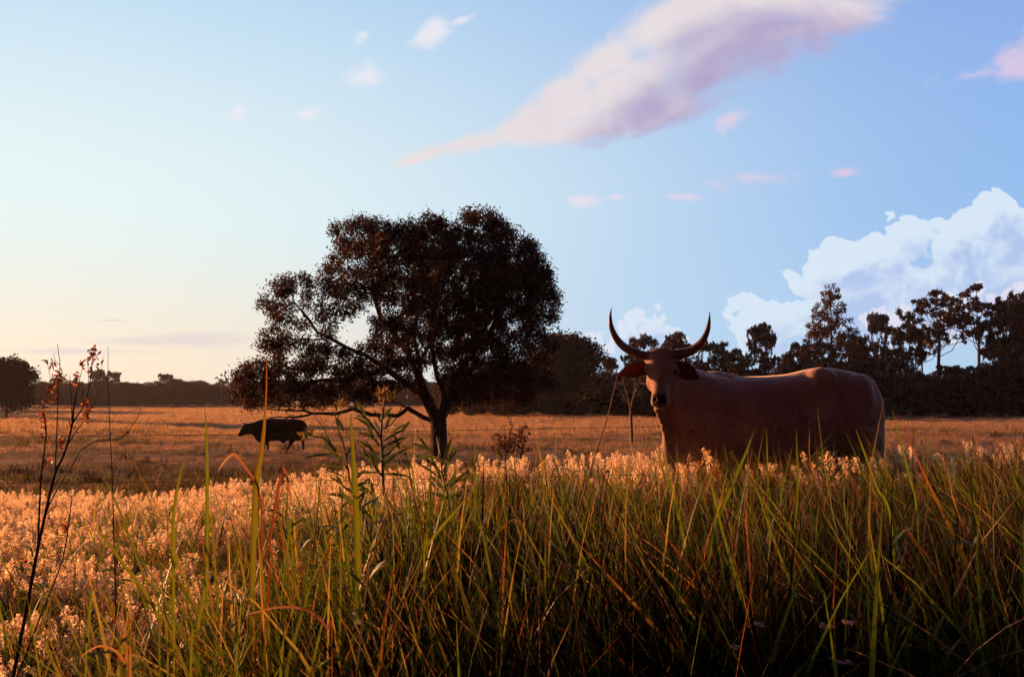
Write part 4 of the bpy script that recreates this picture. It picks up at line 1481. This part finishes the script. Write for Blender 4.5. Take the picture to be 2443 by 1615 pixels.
    add(2900, (16, 22), 2.2, 8.5, lambda u, y: H(u, y) * .95, lambda u, y, n: np.interp(u, [0, .2, .4, 1], [.25, .7, 1, 1]) * np.clip(.7 + 1.5 * n, .1, 1))
    add(15000, (22, 28), 1.6, 9.5, lambda u, y: (.7 + .85 * smooth01((u - .1) / .4)) * np.interp(y, [2.4, 4, 7], [1.05, .95, .8]), lambda u, y, n: (.75 + .3 * smooth01((u - .15) / .35)) * np.interp(y, [2.3, 4.5, 9], [1, .9, .45]), sd=.2)
    add(900, (28, 32), 2.0, 8.0, lambda u, y: .9 + .6 * u, lambda u, y, n: .3 + .7 * u, sd=.3)
    add(420, (32, 37), 2.3, 7.5, lambda u, y: H(u, y) * 1.02, lambda u, y, n: np.interp(u, [0, .3, .45, .75, 1], [.25, .8, 1, .6, .4]) * np.clip(.4 + 2 * n, .05, 1))
    scatter('tall_grass', protos, np.concatenate(pts), np.concatenate(scl), g,
            'tangle of tall green and rust-red grass in the foreground', 'grass', np.concatenate(rot), np.concatenate(idx))
    # ---- fluffy seed-head grass
    pr_s, pr_f = [], []
    for _ in range(8):
        a_, sp = seed_mesh(g, 5, .52, .13)
        n_ = len(a_[0])
        me = mesh_np('seed_stalks', np.concatenate([a_[0], sp[0]]), np.concatenate([a_[1], sp[1] + n_]), False, M_GRASS, np.concatenate([a_[2], sp[2]]))
        me.materials.append(M_SEED)
        mi = np.zeros(len(me.polygons), np.int32); mi[len(a_[1]):] = 1
        me.polygons.foreach_set('material_index', mi)
        pr_s.append(me)
    x, y = wedge(8200, 3.0, 11.0, g, .4, .5)
    u = ramp(x / y)
    dn_ = np.interp(u, [0, .22, .40, .62, .8, 1], [1, .88, .40, .22, .12, .07]) * np.interp(y, [3, 4.2, 6, 11], [.35, .8, 1, 1])
    dn_ = dn_ * np.clip(.62 + 2.6 * hnoise(x, y, .8, 9), .04, 1)
    dn_ = dn_ * smooth01((y - np.interp(u, [0, .2, .4, .6, 1], [3.1, 3.9, 5.2, 6.2, 7.0])) / 1.2 + .08)
    keep = g.random(len(x)) < dn_
    x, y, u = x[keep], y[keep], u[keep]
    h = np.interp(u, [0, .14, .25, .4, .6, 1], [.78, .74, .90, 1.20, 1.25, 1.2]) * np.interp(y, [3, 5, 11.5], [.95, 1.02, 1.0]) * g.uniform(.8, 1.15, len(x))
    scatter('seed_head_grass', pr_s, np.stack([x, y, tz(x, y)], 1), np.stack([.5 + .5 * h, .5 + .5 * h, h], 1), g,
            'pale fluffy seed-head grass glowing in the low sun', 'grass', tilt(len(x), g, g.normal(math.pi, .6, len(x)), np.full(len(x), .12), .1), g.integers(0, 8, len(x)))


def field_grass():
    g = np.random.default_rng(41)
    FS = [(.24, .125, .08), (.30, .175, .125), (.17, .08, .045), (.34, .215, .165)]
    FG = [(.07, .07, .013), (.11, .09, .02), (.04, .042, .012), (.03, .022, .012)]
    dry = [mk('dry_tuft', tuft_mesh('', g, 46, .22, (.10, .30), (.004, .011), .45, (.2, 1.2), FS, nseg=3), M_GRASS) for _ in range(5)]
    grn = [mk('green_tuft', tuft_mesh('', g, 46, .24, (.10, .28), (.004, .011), .4, (.2, 1.1), FG + FS[2:3], nseg=3), M_GRASS) for _ in range(5)]
    far = [mk('far_tuft', tuft_mesh('', g, 70, .9, (.16, .36), (.02, .05), .45, (.2, 1.1), FS[:2] + FS[3:] + FS[3:], nseg=2), M_GRASS) for _ in range(5)]
    dk = [mk('tussock', tuft_mesh('', g, 60, .16, (.10, .26), (.004, .010), .5, (.2, 1.2), [(.03, .018, .01), (.02, .022, .008), (.05, .025, .012)], nseg=3), M_THATCH) for _ in range(3)]
    protos = dry + grn + far + dk
    x, y = wedge(30000, 10.5, 70, g, 1.35, 2.0, half=.60)
    nz = hnoise(x * .35, y, .22, 1) + .6 * hnoise(x, y, .7, 2)
    # greener strip near the grazing cow and below the big tree
    strip = np.exp(-((y - 30) / 9) ** 2) * .35 + np.exp(-((y - 17) / 5) ** 2) * .15
    isg = nz + strip > np.where(y < 34, -.08, .15)
    idx = np.where(isg, g.integers(5, 10, len(x)), g.integers(0, 5, len(x)))
    s = g.uniform(.5, 1.15, len(x)) * np.interp(y, [11, 30, 70], [.75, .95, 1.35])
    s = s * np.where(nz > .55, 1.6, 1) * (1 - .45 * np.exp(-((y - 35) / 5) ** 2))
    s = np.where(nz < -.5, s * .5, s)
    # darker tussocks here and there
    xt, yt = wedge(1500, 12, 60, g, 1.2, 1.0, half=.58)
    k_ = hnoise(xt * .4, yt, .3, 5) > .12
    xt, yt = xt[k_], yt[k_]
    x, y, s = np.concatenate([x, xt]), np.concatenate([y, yt]), np.concatenate([s, g.uniform(1.2, 2.2, len(xt))])
    idx = np.concatenate([idx, g.integers(15, 18, len(xt))])
    x2, y2 = wedge(11000, 60, 262, g, 1.0, 6, half=.60)
    X, Y = np.concatenate([x, x2]), np.concatenate([y, y2])
    S = np.concatenate([s, g.uniform(.5, 1.2, len(x2)) * np.interp(y2, [60, 260], [1, 2.0])])
    I = np.concatenate([idx, g.integers(10, 15, len(x2))])
    scatter('pasture_grass', protos, np.stack([X, Y, tz(X, Y) - .01], 1), S, g, 'dry orange and green pasture grass across the open field', 'grass', None, I)


near_grass()
field_grass()


# ------------------------------------------------------------------ single plants
def stem_part(name, lines, Y, mat, parent, o0, r0=.004, r1=.0015, dyf=None):
    parts = []
    for ln, (ra, rb) in lines:
        pts = [P(px, py, Y + (q[0] if q else 0)) - o0 for px, py, *q in ln]
        pp, rr = spline(pts, list(np.linspace(ra, rb, len(pts))), 5)
        parts.append(tube(pp, rr, 6))
    v, q, t = join_parts(parts)
    return obj(name, mesh_np(name, v, [q, t], True, mat), parent)


def build_weed():
    """leafy milkweed-like plant in the middle"""
    g = np.random.default_rng(17)
    Y = 4.3
    base = P(950, 1500, Y); base[2] = float(tz(base[0], Y))
    root = empty('leafy_weed', tuple(base), label='tall dark leafy weed with lance-shaped leaves and yellow pods left of the big tree trunk', cat='plant')
    ms, b, pr = principled('weed_stem', (.16, .10, .06), .6, .3)
    C = lambda zx, zy: (700 + zx * .2168, 860 + zy * .2168)
    bp = (CX + base[0] / Y * FPX, 1500)
    S = lambda *z: [C(*q) for q in z]
    lines = [([(955, 1560), (952, 1400), (951, 1250)] + S((1010, 1500), (985, 1280), (975, 1000), (965, 850), (975, 650), (995, 500), (1010, 380), (1000, 270)), (.009, .003)),
             (S((985, 1280), (900, 1180), (800, 1000), (700, 900)) , (.004, .002)),
             (S((960, 860), (900, 760), (830, 660), (720, 570), (600, 500), (520, 470)), (.005, .002)),
             ([(930, 1400), (890, 1280)] + S((640, 1400), (600, 1200), (500, 1080), (430, 960), (340, 860), (230, 840)), (.006, .002)),
             (S((600, 1200), (560, 950), (500, 800), (470, 650), (440, 560)), (.004, .002)),
             (S((500, 1080), (400, 880), (330, 740), (220, 590)), (.003, .0015)),
             (S((975, 1000), (1060, 880), (1130, 800)), (.003, .0015)),
             ([(1100, 1480), (1085, 1300)] + S((1700, 1500), (1640, 1250), (1620, 1080), (1560, 1000), (1440, 1020)), (.006, .002))]
    stem_part('stem', lines, Y, ms, root, base)
    V, Q, Cc, o = [], [], [], 0

    def leaf(zx, zy, ang, L_, w, c=None, dy=0.0, droop=.35):
        nonlocal o
        px, py = C(zx, zy)
        p0 = P(px, py, Y + dy) - base
        a = R(ang)
        d = np.array([math.cos(a), g.normal(0, .35), math.sin(a)])
        v, q = lance_leaf(p0, d, L_, w, g, droop=droop)
        V.append(v); Q.append(q + o); o += len(v)
        cc = np.array(c if c is not None else [(.045, .060, .018), (.03, .045, .016), (.06, .07, .02)][g.integers(0, 3)])
        Cc.append(np.repeat(cc[None], len(v), 0))
    # traced leaves: (start, angle, length m)
    for zx, zy, an, L_ in ((990, 640, 60, .07), (980, 700, 115, .09), (970, 860, 110, .12), (975, 900, 38, .13), (980, 960, 32, .14), (985, 1060, 35, .13), (985, 1150, 42, .15),
                           (980, 1180, 50, .12), (970, 960, 130, .11), (975, 1120, 145, .10), (985, 1240, 172, .13), (990, 1250, 8, .14), (950, 1220, 128, .13), (880, 740, 128, .11), (830, 660, 150, .07),
                           (800, 620, 118, .10), (880, 760, 140, .12), (720, 570, 110, .06), (600, 1190, 165, .14), (590, 1180, 145, .10), (560, 1130, 128, .14), (600, 1260, 172, .10), (580, 1300, 150, .11),
                           (470, 1010, 130, .12), (430, 1030, 178, .12), (420, 960, 115, .08), (360, 940, 100, .07), (240, 840, 150, .06), (500, 830, 95, .10), (540, 960, 62, .12), (555, 780, 115, .08),
                           (480, 560, 100, .06), (440, 700, 60, .08), (400, 830, 112, .12), (560, 1090, 60, .11), (850, 850, 150, .09), (1080, 800, 40, .10), (1010, 760, 70, .09), (1100, 800, -60, .08),
                           (1190, 790, 60, .07), (900, 900, 112, .10), (890, 1000, 140, .10), (930, 1100, 118, .12), (1000, 1100, 55, .13), (1010, 1000, 50, .12),
                           (1640, 1250, 130, .14), (1640, 1230, 62, .14), (1625, 1120, 100, .14), (1650, 1300, 75, .16), (1660, 1400, 40, .15), (1620, 1300, 140, .14), (1600, 1070, 165, .12),
                           (1560, 1010, 150, .12), (1640, 1350, 110, .14), (1480, 980, 120, .08), (1640, 1150, 75, .15), (1700, 1450, 130, .15), (1690, 1430, 50, .16)):
        leaf(zx, zy, an, L_ * 1.02, .013 + .004 * g.random())
    for i in range(46):         # lower leaves
        zx = g.choice([950, 700, 1680]) + g.normal(0, 60); zy = g.uniform(1350, 2100)
        leaf(zx, zy, g.choice([g.uniform(20, 70), g.uniform(110, 160)]), g.uniform(.09, .15), .015, dy=g.normal(0, .06))
    obj('leaves', mesh_np('weed_leaves', np.concatenate(V), np.concatenate(Q), True, M_GRASS, np.concatenate(Cc)), root)
    # pods and dry flower heads, each head one mesh
    for (zx, zy, n, sp) in ((1000, 390, 46, .030), (960, 400, 20, .02), (1080, 380, 18, .018), (990, 560, 10, .012), (510, 490, 20, .02), (170, 800, 26, .022), (500, 1000, 14, .02), (80, 850, 10, .016)):
        V, Q, Cc, o = [], [], [], 0
        for _ in range(n):
            a = g.uniform(-30, 210)
            leaf(zx + g.normal(0, sp * 900), zy + g.normal(0, sp * 1100), a, g.uniform(.012, .036), .005,
                 [(.14, .10, .03), (.20, .12, .045), (.09, .08, .025), (.18, .08, .03)][g.integers(0, 4)], g.normal(0, .015), 0)
        obj('flower_head', mesh_np('weed_head', np.concatenate(V), np.concatenate(Q), True, M_GRASS, np.concatenate(Cc)), root)


def build_dry_stalk():
    g = np.random.default_rng(19)
    Y = 2.7
    base = P(28, 1610, Y); base[2] = float(tz(base[0], Y))
    root = empty('dry_stalk_weed', tuple(base), label='tall dead reddish-brown branching weed stalk with seed clusters at the far left', cat='plant')
    m, b, pr = principled('dead_stalk', (.055, .018, .012), .7, .2)
    gx, gy = base[0] / Y, None
    main = [(14, 1800), (28, 1640), (42, 1560), (62, 1460), (84, 1340), (105, 1240), (131, 1131), (148, 1094), (158, 1067), (172, 1013), (176, 975), (182, 940)]
    lines = [(main, (.0062, .0022)),
             ([(172, 1013), (185, 990), (199, 969), (212, 925), (218, 885), (220, 860), (224, 842)], (.0022, .0012)),
             ([(158, 1067), (180, 1030), (205, 1000), (215, 975), (226, 960), (236, 930)], (.0018, .0008)),
             ([(90, 1310), (94, 1220), (98, 1141), (104, 1090), (110, 1030), (106, 1000), (101, 975), (112, 945), (121, 915), (126, 890)], (.003, .001)),
             ([(131, 1131), (134, 1070), (136, 1016), (138, 960), (139, 915), (143, 870), (140, 845), (137, 820)], (.0018, .0008)),
             ([(112, 1215), (140, 1160), (175, 1104), (186, 1083), (202, 1067), (235, 1051), (287, 1046), (310, 1023), (325, 1000), (334, 980), (333, 964)], (.0022, .0008)),
             ([(172, 1013), (171, 960), (169, 925), (166, 895)], (.0015, .0007)), ([(182, 940), (190, 905), (196, 880), (199, 862)], (.0012, .0006)),
             ([(199, 969), (196, 925), (184, 900)], (.001, .0006)), ([(143, 870), (132, 860), (127, 842)], (.0008, .0005)), ([(212, 925), (210, 880), (209, 850)], (.0009, .0005)),
             ([(215, 960), (232, 930), (240, 900), (246, 850)], (.0009, .0005)), ([(121, 915), (118, 890), (112, 862)], (.0008, .0004)),
             ([(287, 1046), (300, 1030), (306, 1012)], (.0009, .0005)), ([(30, 1640), (100, 1460), (150, 1330), (168, 1215), (172, 1180)], (.003, .001))]
    stem_part('stalk', lines, Y, m, root, base)

    def cluster(px, py, n, sx, sy, L_=.014, w=.005):
        V, Q, Cc, o = [], [], [], 0
        for _ in range(n):
            p0 = P(px + g.normal(0, sx), py + g.normal(0, sy), Y + g.normal(0, .008)) - base
            v, q = lance_leaf(p0, g.normal(0, 1, 3) + [0, 0, .5], L_ * g.uniform(.5, 1.4), w, g, 3, .3)
            V.append(v); Q.append(q + o); o += len(v)
            Cc.append(np.repeat(np.array([[(.10, .025, .015), (.20, .055, .025), (.06, .018, .014), (.30, .10, .04)][g.integers(0, 4)]]), len(v), 0))
        obj('seed_cluster', mesh_np('seed_cluster', np.concatenate(V), np.concatenate(Q), False, M_GRASS, np.concatenate(Cc)), root)
    for px, py, n, sx, sy in ((147, 900, 30, 6, 7), (184, 905, 22, 4, 9), (224, 845, 34, 5, 9), (218, 880, 14, 3, 8), (206, 968, 24, 4, 8), (207, 992, 26, 3, 7), (121, 935, 28, 7, 14), (102, 1005, 34, 5, 20),
                              (110, 1108, 14, 5, 5), (144, 1050, 22, 4, 12), (172, 1020, 12, 3, 5), (113, 862, 8, 3, 5), (196, 868, 8, 2, 6), (127, 868, 8, 4, 4), (236, 868, 8, 3, 5), (158, 1255, 16, 4, 6), (300, 1030, 8, 8, 4), (54, 1338, 16, 8, 6)):
        cluster(px, py, n, sx, sy)


def stalk_thing(name, label, pts, Y, ra, rb, mat, cat='grass stem', extra=None):
    base = P(pts[0][0], pts[0][1], Y); base[2] = float(tz(base[0], Y))
    root_pt = base.copy()
    p = [root_pt - [0, 0, .03]] + [P(px, py, Y) for px, py in pts]
    pp, rr = spline([q - base for q in p], list(np.linspace(ra, rb, len(p))), 6)
    v, q, t = tube(pp, rr, 6)
    me = mesh_np(name, v, [q, t], True, mat)
    o = obj(name, me, loc=tuple(base))
    tag(o, label, cat)
    return o


def hero_blade(label, pts, Y, widths, col, tip=None, roll=0.0):
    """one broad grass leaf traced through space; widths in photo pixels"""
    base = P(pts[0][0], pts[0][1], Y); base[2] = float(tz(base[0], Y)) - .02
    p = [base.copy()] + [P(a, b_, Y) for a, b_ in pts]
    w = [widths[0] * .72 / FPX * Y] + [q * .72 / FPX * Y for q in widths]
    pp, ww = spline([q - base for q in p], w, 5)
    V, C = [], []
    n = len(pp)
    for i, (c, w_) in enumerate(zip(pp, ww)):
        d = pp[min(i + 1, n - 1)] - pp[max(0, i - 1)]
        s = np.cross(d, [0, 1, 0]); s /= np.linalg.norm(s) + 1e-9
        s = s * math.cos(roll) + np.array([0, 1, 0]) * math.sin(roll)
        nn = np.cross(d / (np.linalg.norm(d) + 1e-9), s)
        V += [c - s * w_ / 2, c + nn * w_ * .16, c + s * w_ / 2]
        t = i / (n - 1)
        cc = np.array(col) if tip is None else np.array(col) * (1 - t ** 2) + np.array(tip) * t ** 2
        C += [cc * .85, cc * 1.1, cc * .85]
    k = np.arange(n - 1) * 3
    Q = np.concatenate([np.stack([k, k + 1, k + 4, k + 3], -1), np.stack([k + 1, k + 2, k + 5, k + 4], -1)])
    o = obj('grass_blade', mesh_np('grass_blade', np.array(V), Q, True, M_GRASS, np.array(C)), loc=tuple(base))
    tag(o, label, 'grass blade', 'single broad blades standing above the foreground grass')


def single_plants():
    build_weed()
    build_dry_stalk()
    m, b, pr = principled('red_stem', (.20, .045, .03), .6, .3)
    stalk_thing('dry_grass_stem', 'thin bare reddish stem rising at a slant beside the bull muzzle', [(1322, 1420), (1338, 1353), (1354, 1298), (1377, 1227), (1417, 1094), (1451, 990), (1463, 940), (1474, 897)], 3.4, .0042, .0012, m)
    stalk_thing('dry_grass_stem', 'very thin upright dark red stem just right of the dead weed stalk', [(276, 1500), (272, 1300), (267, 1117), (261, 1000), (258, 900), (258, 826)], 3.0, .003, .0006, m)
    Gc, Yc = (.10, .13, .010), (.12, .13, .012)
    hero_blade('tall broad green blade standing alone left of the grazing cow', [(492, 1560), (494, 1300), (494, 1150), (493, 1060), (491, 1010), (489, 968)], 3.1, [8, 11, 12, 9, 6, 1], Gc)
    hero_blade('tallest green blade with a dried red tip crossing the black cow', [(600, 1560), (604, 1300), (612, 1150), (622, 1090), (630, 1020), (634, 960), (636, 900), (636, 850)], 2.9, [14, 20, 20, 16, 11, 6, 4, 1], Yc, (.3, .07, .03))
    hero_blade('broad upright green blade in front of the leafy weed', [(850, 1560), (852, 1300), (846, 1150), (842, 1080), (838, 1020), (837, 986)], 2.9, [12, 20, 20, 13, 8, 2], Yc)
    hero_blade('broad bright green blade with a branching tip at lower left', [(414, 1600), (414, 1420), (413, 1300), (415, 1220), (424, 1160), (438, 1100)], 2.6, [8, 10, 12, 11, 8, 2], Yc)
    hero_blade('long broad green blade leaning left across the seed heads', [(400, 1560), (372, 1460), (330, 1390), (290, 1340), (255, 1290), (228, 1262)], 2.4, [6, 11, 13, 12, 9, 2], Yc)
    hero_blade('narrow green blade leaning left above the long broad one', [(380, 1480), (345, 1380), (315, 1300), (290, 1230), (262, 1165), (248, 1138)], 2.7, [6, 8, 8, 7, 5, 1], Gc)
    hero_blade('straight broad green blade near the bottom between two darker tufts', [(455, 1570), (470, 1500), (485, 1420), (492, 1360), (496, 1335)], 2.2, [8, 13, 11, 7, 2], Yc)
    hero_blade('short broad green blade near the bottom left', [(204, 1600), (208, 1530), (214, 1450), (220, 1400)], 2.1, [7, 10, 10, 6], Gc)
    hero_blade('bright green blade slanting up to the right in the middle', [(1012, 1320), (1020, 1300), (1050, 1260), (1085, 1220), (1110, 1190)], 3.0, [6, 9, 10, 8, 2], Yc)
    hero_blade('broad green blade slanting up to the right before the bull belly', [(1690, 1330), (1715, 1240), (1740, 1170), (1775, 1090), (1799, 1030)], 3.3, [8, 12, 13, 9, 1], Gc)
    hero_blade('upright green blade before the bull chest', [(1640, 1380), (1625, 1260), (1600, 1160), (1585, 1090), (1575, 1060)], 3.3, [9, 13, 10, 6, 1], Gc)
    hero_blade('needle-like green blade before the bull flank, the left of two', [(1836, 1300), (1832, 1160), (1830, 1080), (1829, 1022)], 3.4, [7, 7, 5, 1], Gc)
    hero_blade('needle-like green blade before the bull flank, the right of two', [(1900, 1300), (1903, 1160), (1901, 1080), (1900, 1024)], 3.5, [7, 7, 5, 1], Gc)
    hero_blade('green blade before the bull rump leaning left', [(2130, 1280), (2090, 1160), (2062, 1080), (2042, 1025)], 3.3, [8, 9, 6, 1], Gc)
    hero_blade('thin green blade against the open field right of the bull', [(2190, 1260), (2170, 1140), (2145, 1040), (2128, 975)], 3.6, [6, 7, 5, 1], Gc)
    hero_blade('arching dry red blade with a pale bend below the cow', [(625, 1290), (618, 1180), (606, 1145), (580, 1108), (560, 1085), (545, 1090), (530, 1108), (522, 1122)], 2.9, [7, 9, 9, 10, 12, 9, 6, 2], (.15, .03, .02), (.45, .26, .18))
    hero_blade('folded dry red blade right of the tallest blade', [(640, 1380), (652, 1240), (664, 1170), (670, 1130), (676, 1118), (684, 1135), (690, 1170), (700, 1210)], 2.8, [6, 9, 9, 8, 9, 9, 8, 3], (.16, .025, .02), (.3, .12, .08))
    hero_blade('arching red dry blade low in the middle foreground', [(792, 1560), (780, 1500), (745, 1462), (700, 1448), (650, 1450), (610, 1460), (586, 1467)], 2.0, [4, 9, 10, 9, 7, 5, 1], (.12, .03, .02), (.3, .16, .12))
    hero_blade('arching dry blade at the bottom left corner area', [(310, 1620), (296, 1580), (275, 1552), (240, 1540), (215, 1550), (195, 1565)], 1.9, [12, 12, 9, 7, 5, 1], (.22, .10, .03), (.5, .25, .15))
    # dark bush in the pasture
    g = np.random.default_rng(23)
    Y = 27.0
    X = (1222 - CX) / FPX * Y
    z = float(tz(X, Y))
    bl = []
    kf = Y / FPX
    for px, py, rx, ry in ((1190, 1060, 22, 30), (1230, 1050, 28, 30), (1250, 1028, 16, 18), (1218, 1000, 7, 22), (1205, 1070, 35, 18), (1255, 1075, 22, 14)):
        q = P(px, py, Y) - np.array([X, Y, z]); bl.append((q[0], 0, max(.1, q[2]), rx * kf, rx * kf, ry * kf, 1))
    tr, cr = grow_tree('shrub', bl, [[(0, 0, -.05), (0, 0, .2)], [(0, 0, .1), (.25, 0, .5)], [(0, 0, .1), (-.3, 0, .5)]], .07, g, 420, .004, .03, 1500, .075, .4, .03, (.03, .014, .012), (.09, .03, .02), sides=4, iters=40)
    place_tree('shrub', (tr, cr), (X, Y, z), label='small dark reddish shrub in the pasture between the big tree and the bull', cat='shrub')
    # thin bare tree left of the bull face
    Y = 46.0
    X = (1507 - CX) / FPX * Y
    z = float(tz(X, Y))
    b0 = np.array([X, Y, z])
    q = lambda px, py: tuple(P(px, py, Y) - b0)
    ln = [[(0, 0, -.1), q(1506, 1000), q(1504, 975), q(1498, 945), q(1488, 915), q(1482, 885)], [q(1504, 985), q(1512, 950), q(1522, 920), q(1530, 890)], [q(1500, 960), q(1490, 950), q(1482, 930)], [q(1506, 965), q(1514, 940), q(1516, 900), q(1512, 870)]]
    g2 = np.random.default_rng(4)
    bl = [(*q(1505, 915), 1.0, .9, 1.1, 1)]
    tr, cr = grow_tree('bare_tree', bl, ln, .12, g2, 260, .007, .065, 60, .08, .4, .1, (.05, .03, .02), (.1, .06, .04), bark=M_PALE, sides=5, iters=40)
    t = empty('bare_tree', (X, Y, z), label='thin bare forked tree standing in the pasture just left of the bull face', cat='tree')
    obj('trunk', tr, t)
    # pale lantana-like flowers low on the right
    mp_, b, pr = principled('petals', (.85, .50, .46), .6, .2)
    mst, b, pr = principled('flower_stem', (.006, .008, .004), .6, .2)
    labs = ['pale pink flower cluster low on the right, the leftmost of the upper row', 'pale pink flower cluster in the middle of the upper row, low on the right', 'pale pink flower cluster at the right end of the upper row',
            'pale pink flower cluster at lower left of the small flower group', 'pale pink flower cluster at the very bottom edge, the lowest of the group']
    for (px, py, w), lab in zip(((1799, 1493, 18), (1973, 1498, 16), (2025, 1487, 16), (1754, 1547, 16), (2015, 1583, 20)), labs):
        Y = 2.40 + g.uniform(-.04, .04)
        top = P(px, py, Y)
        base = np.array([top[0] + .02, Y + .03, float(tz(top[0], Y))])
        root = empty('flower', tuple(base), label=lab, cat='flower', group='small pale pink flower clusters')
        pp, rr = spline([(0, 0, -.02), (top - base) * .5 + np.array([.01, 0, 0]), top - base], [.002, .0016, .0013], 5)
        v, q_, t_ = tube(pp, rr, 5)
        obj('stem', mesh_np('flower_stem', v, [q_, t_], True, mst), root)
        V, Q, o = [], [], 0
        r_ = w / FPX * Y
        for k in range(13):
            c = top - base + np.array([g.uniform(-1, 1) * r_, g.uniform(-1, 1) * r_, g.uniform(0, .4) * r_])
            for a in range(5):
                an = a * 1.2566 + g.uniform(0, .3)
                v, q_ = lance_leaf(c, (math.cos(an), math.sin(an), .35), r_ * .42, r_ * .32, g, 2, .4)
                V.append(v); Q.append(q_ + o); o += len(v)
        obj('petals', mesh_np('petals', np.concatenate(V), np.concatenate(Q), False, mp_), root)


single_plants()


# ------------------------------------------------------------------ evening haze
def build_haze():
    me = bpy.data.meshes.new('haze')
    x0, x1, y0, y1, z0, z1 = -420, 420, -60, 420, -1.6, 26
    me.from_pydata([(x, y, z) for z in (z0, z1) for y in (y0, y1) for x in (x0, x1)], [],
                   [(0, 2, 3, 1), (4, 5, 7, 6), (0, 1, 5, 4), (2, 6, 7, 3), (0, 4, 6, 2), (1, 3, 7, 5)])
    m = bpy.data.materials.new('haze_air'); m.use_nodes = True
    nt = m.node_tree; nt.nodes.clear()
    v = nt.nodes.new('ShaderNodeVolumePrincipled')
    v.inputs['Color'].default_value = (.95, .86, .84, 1)
    v.inputs['Density'].default_value = .00014
    v.inputs['Anisotropy'].default_value = .45
    out = nt.nodes.new('ShaderNodeOutputMaterial')
    nt.links.new(v.outputs[0], out.inputs['Volume'])
    m.cycles.homogeneous_volume = True
    me.materials.append(m)
    tag(obj('haze', me), 'thin warm evening haze over the pasture', 'haze', kind='stuff')


build_haze()
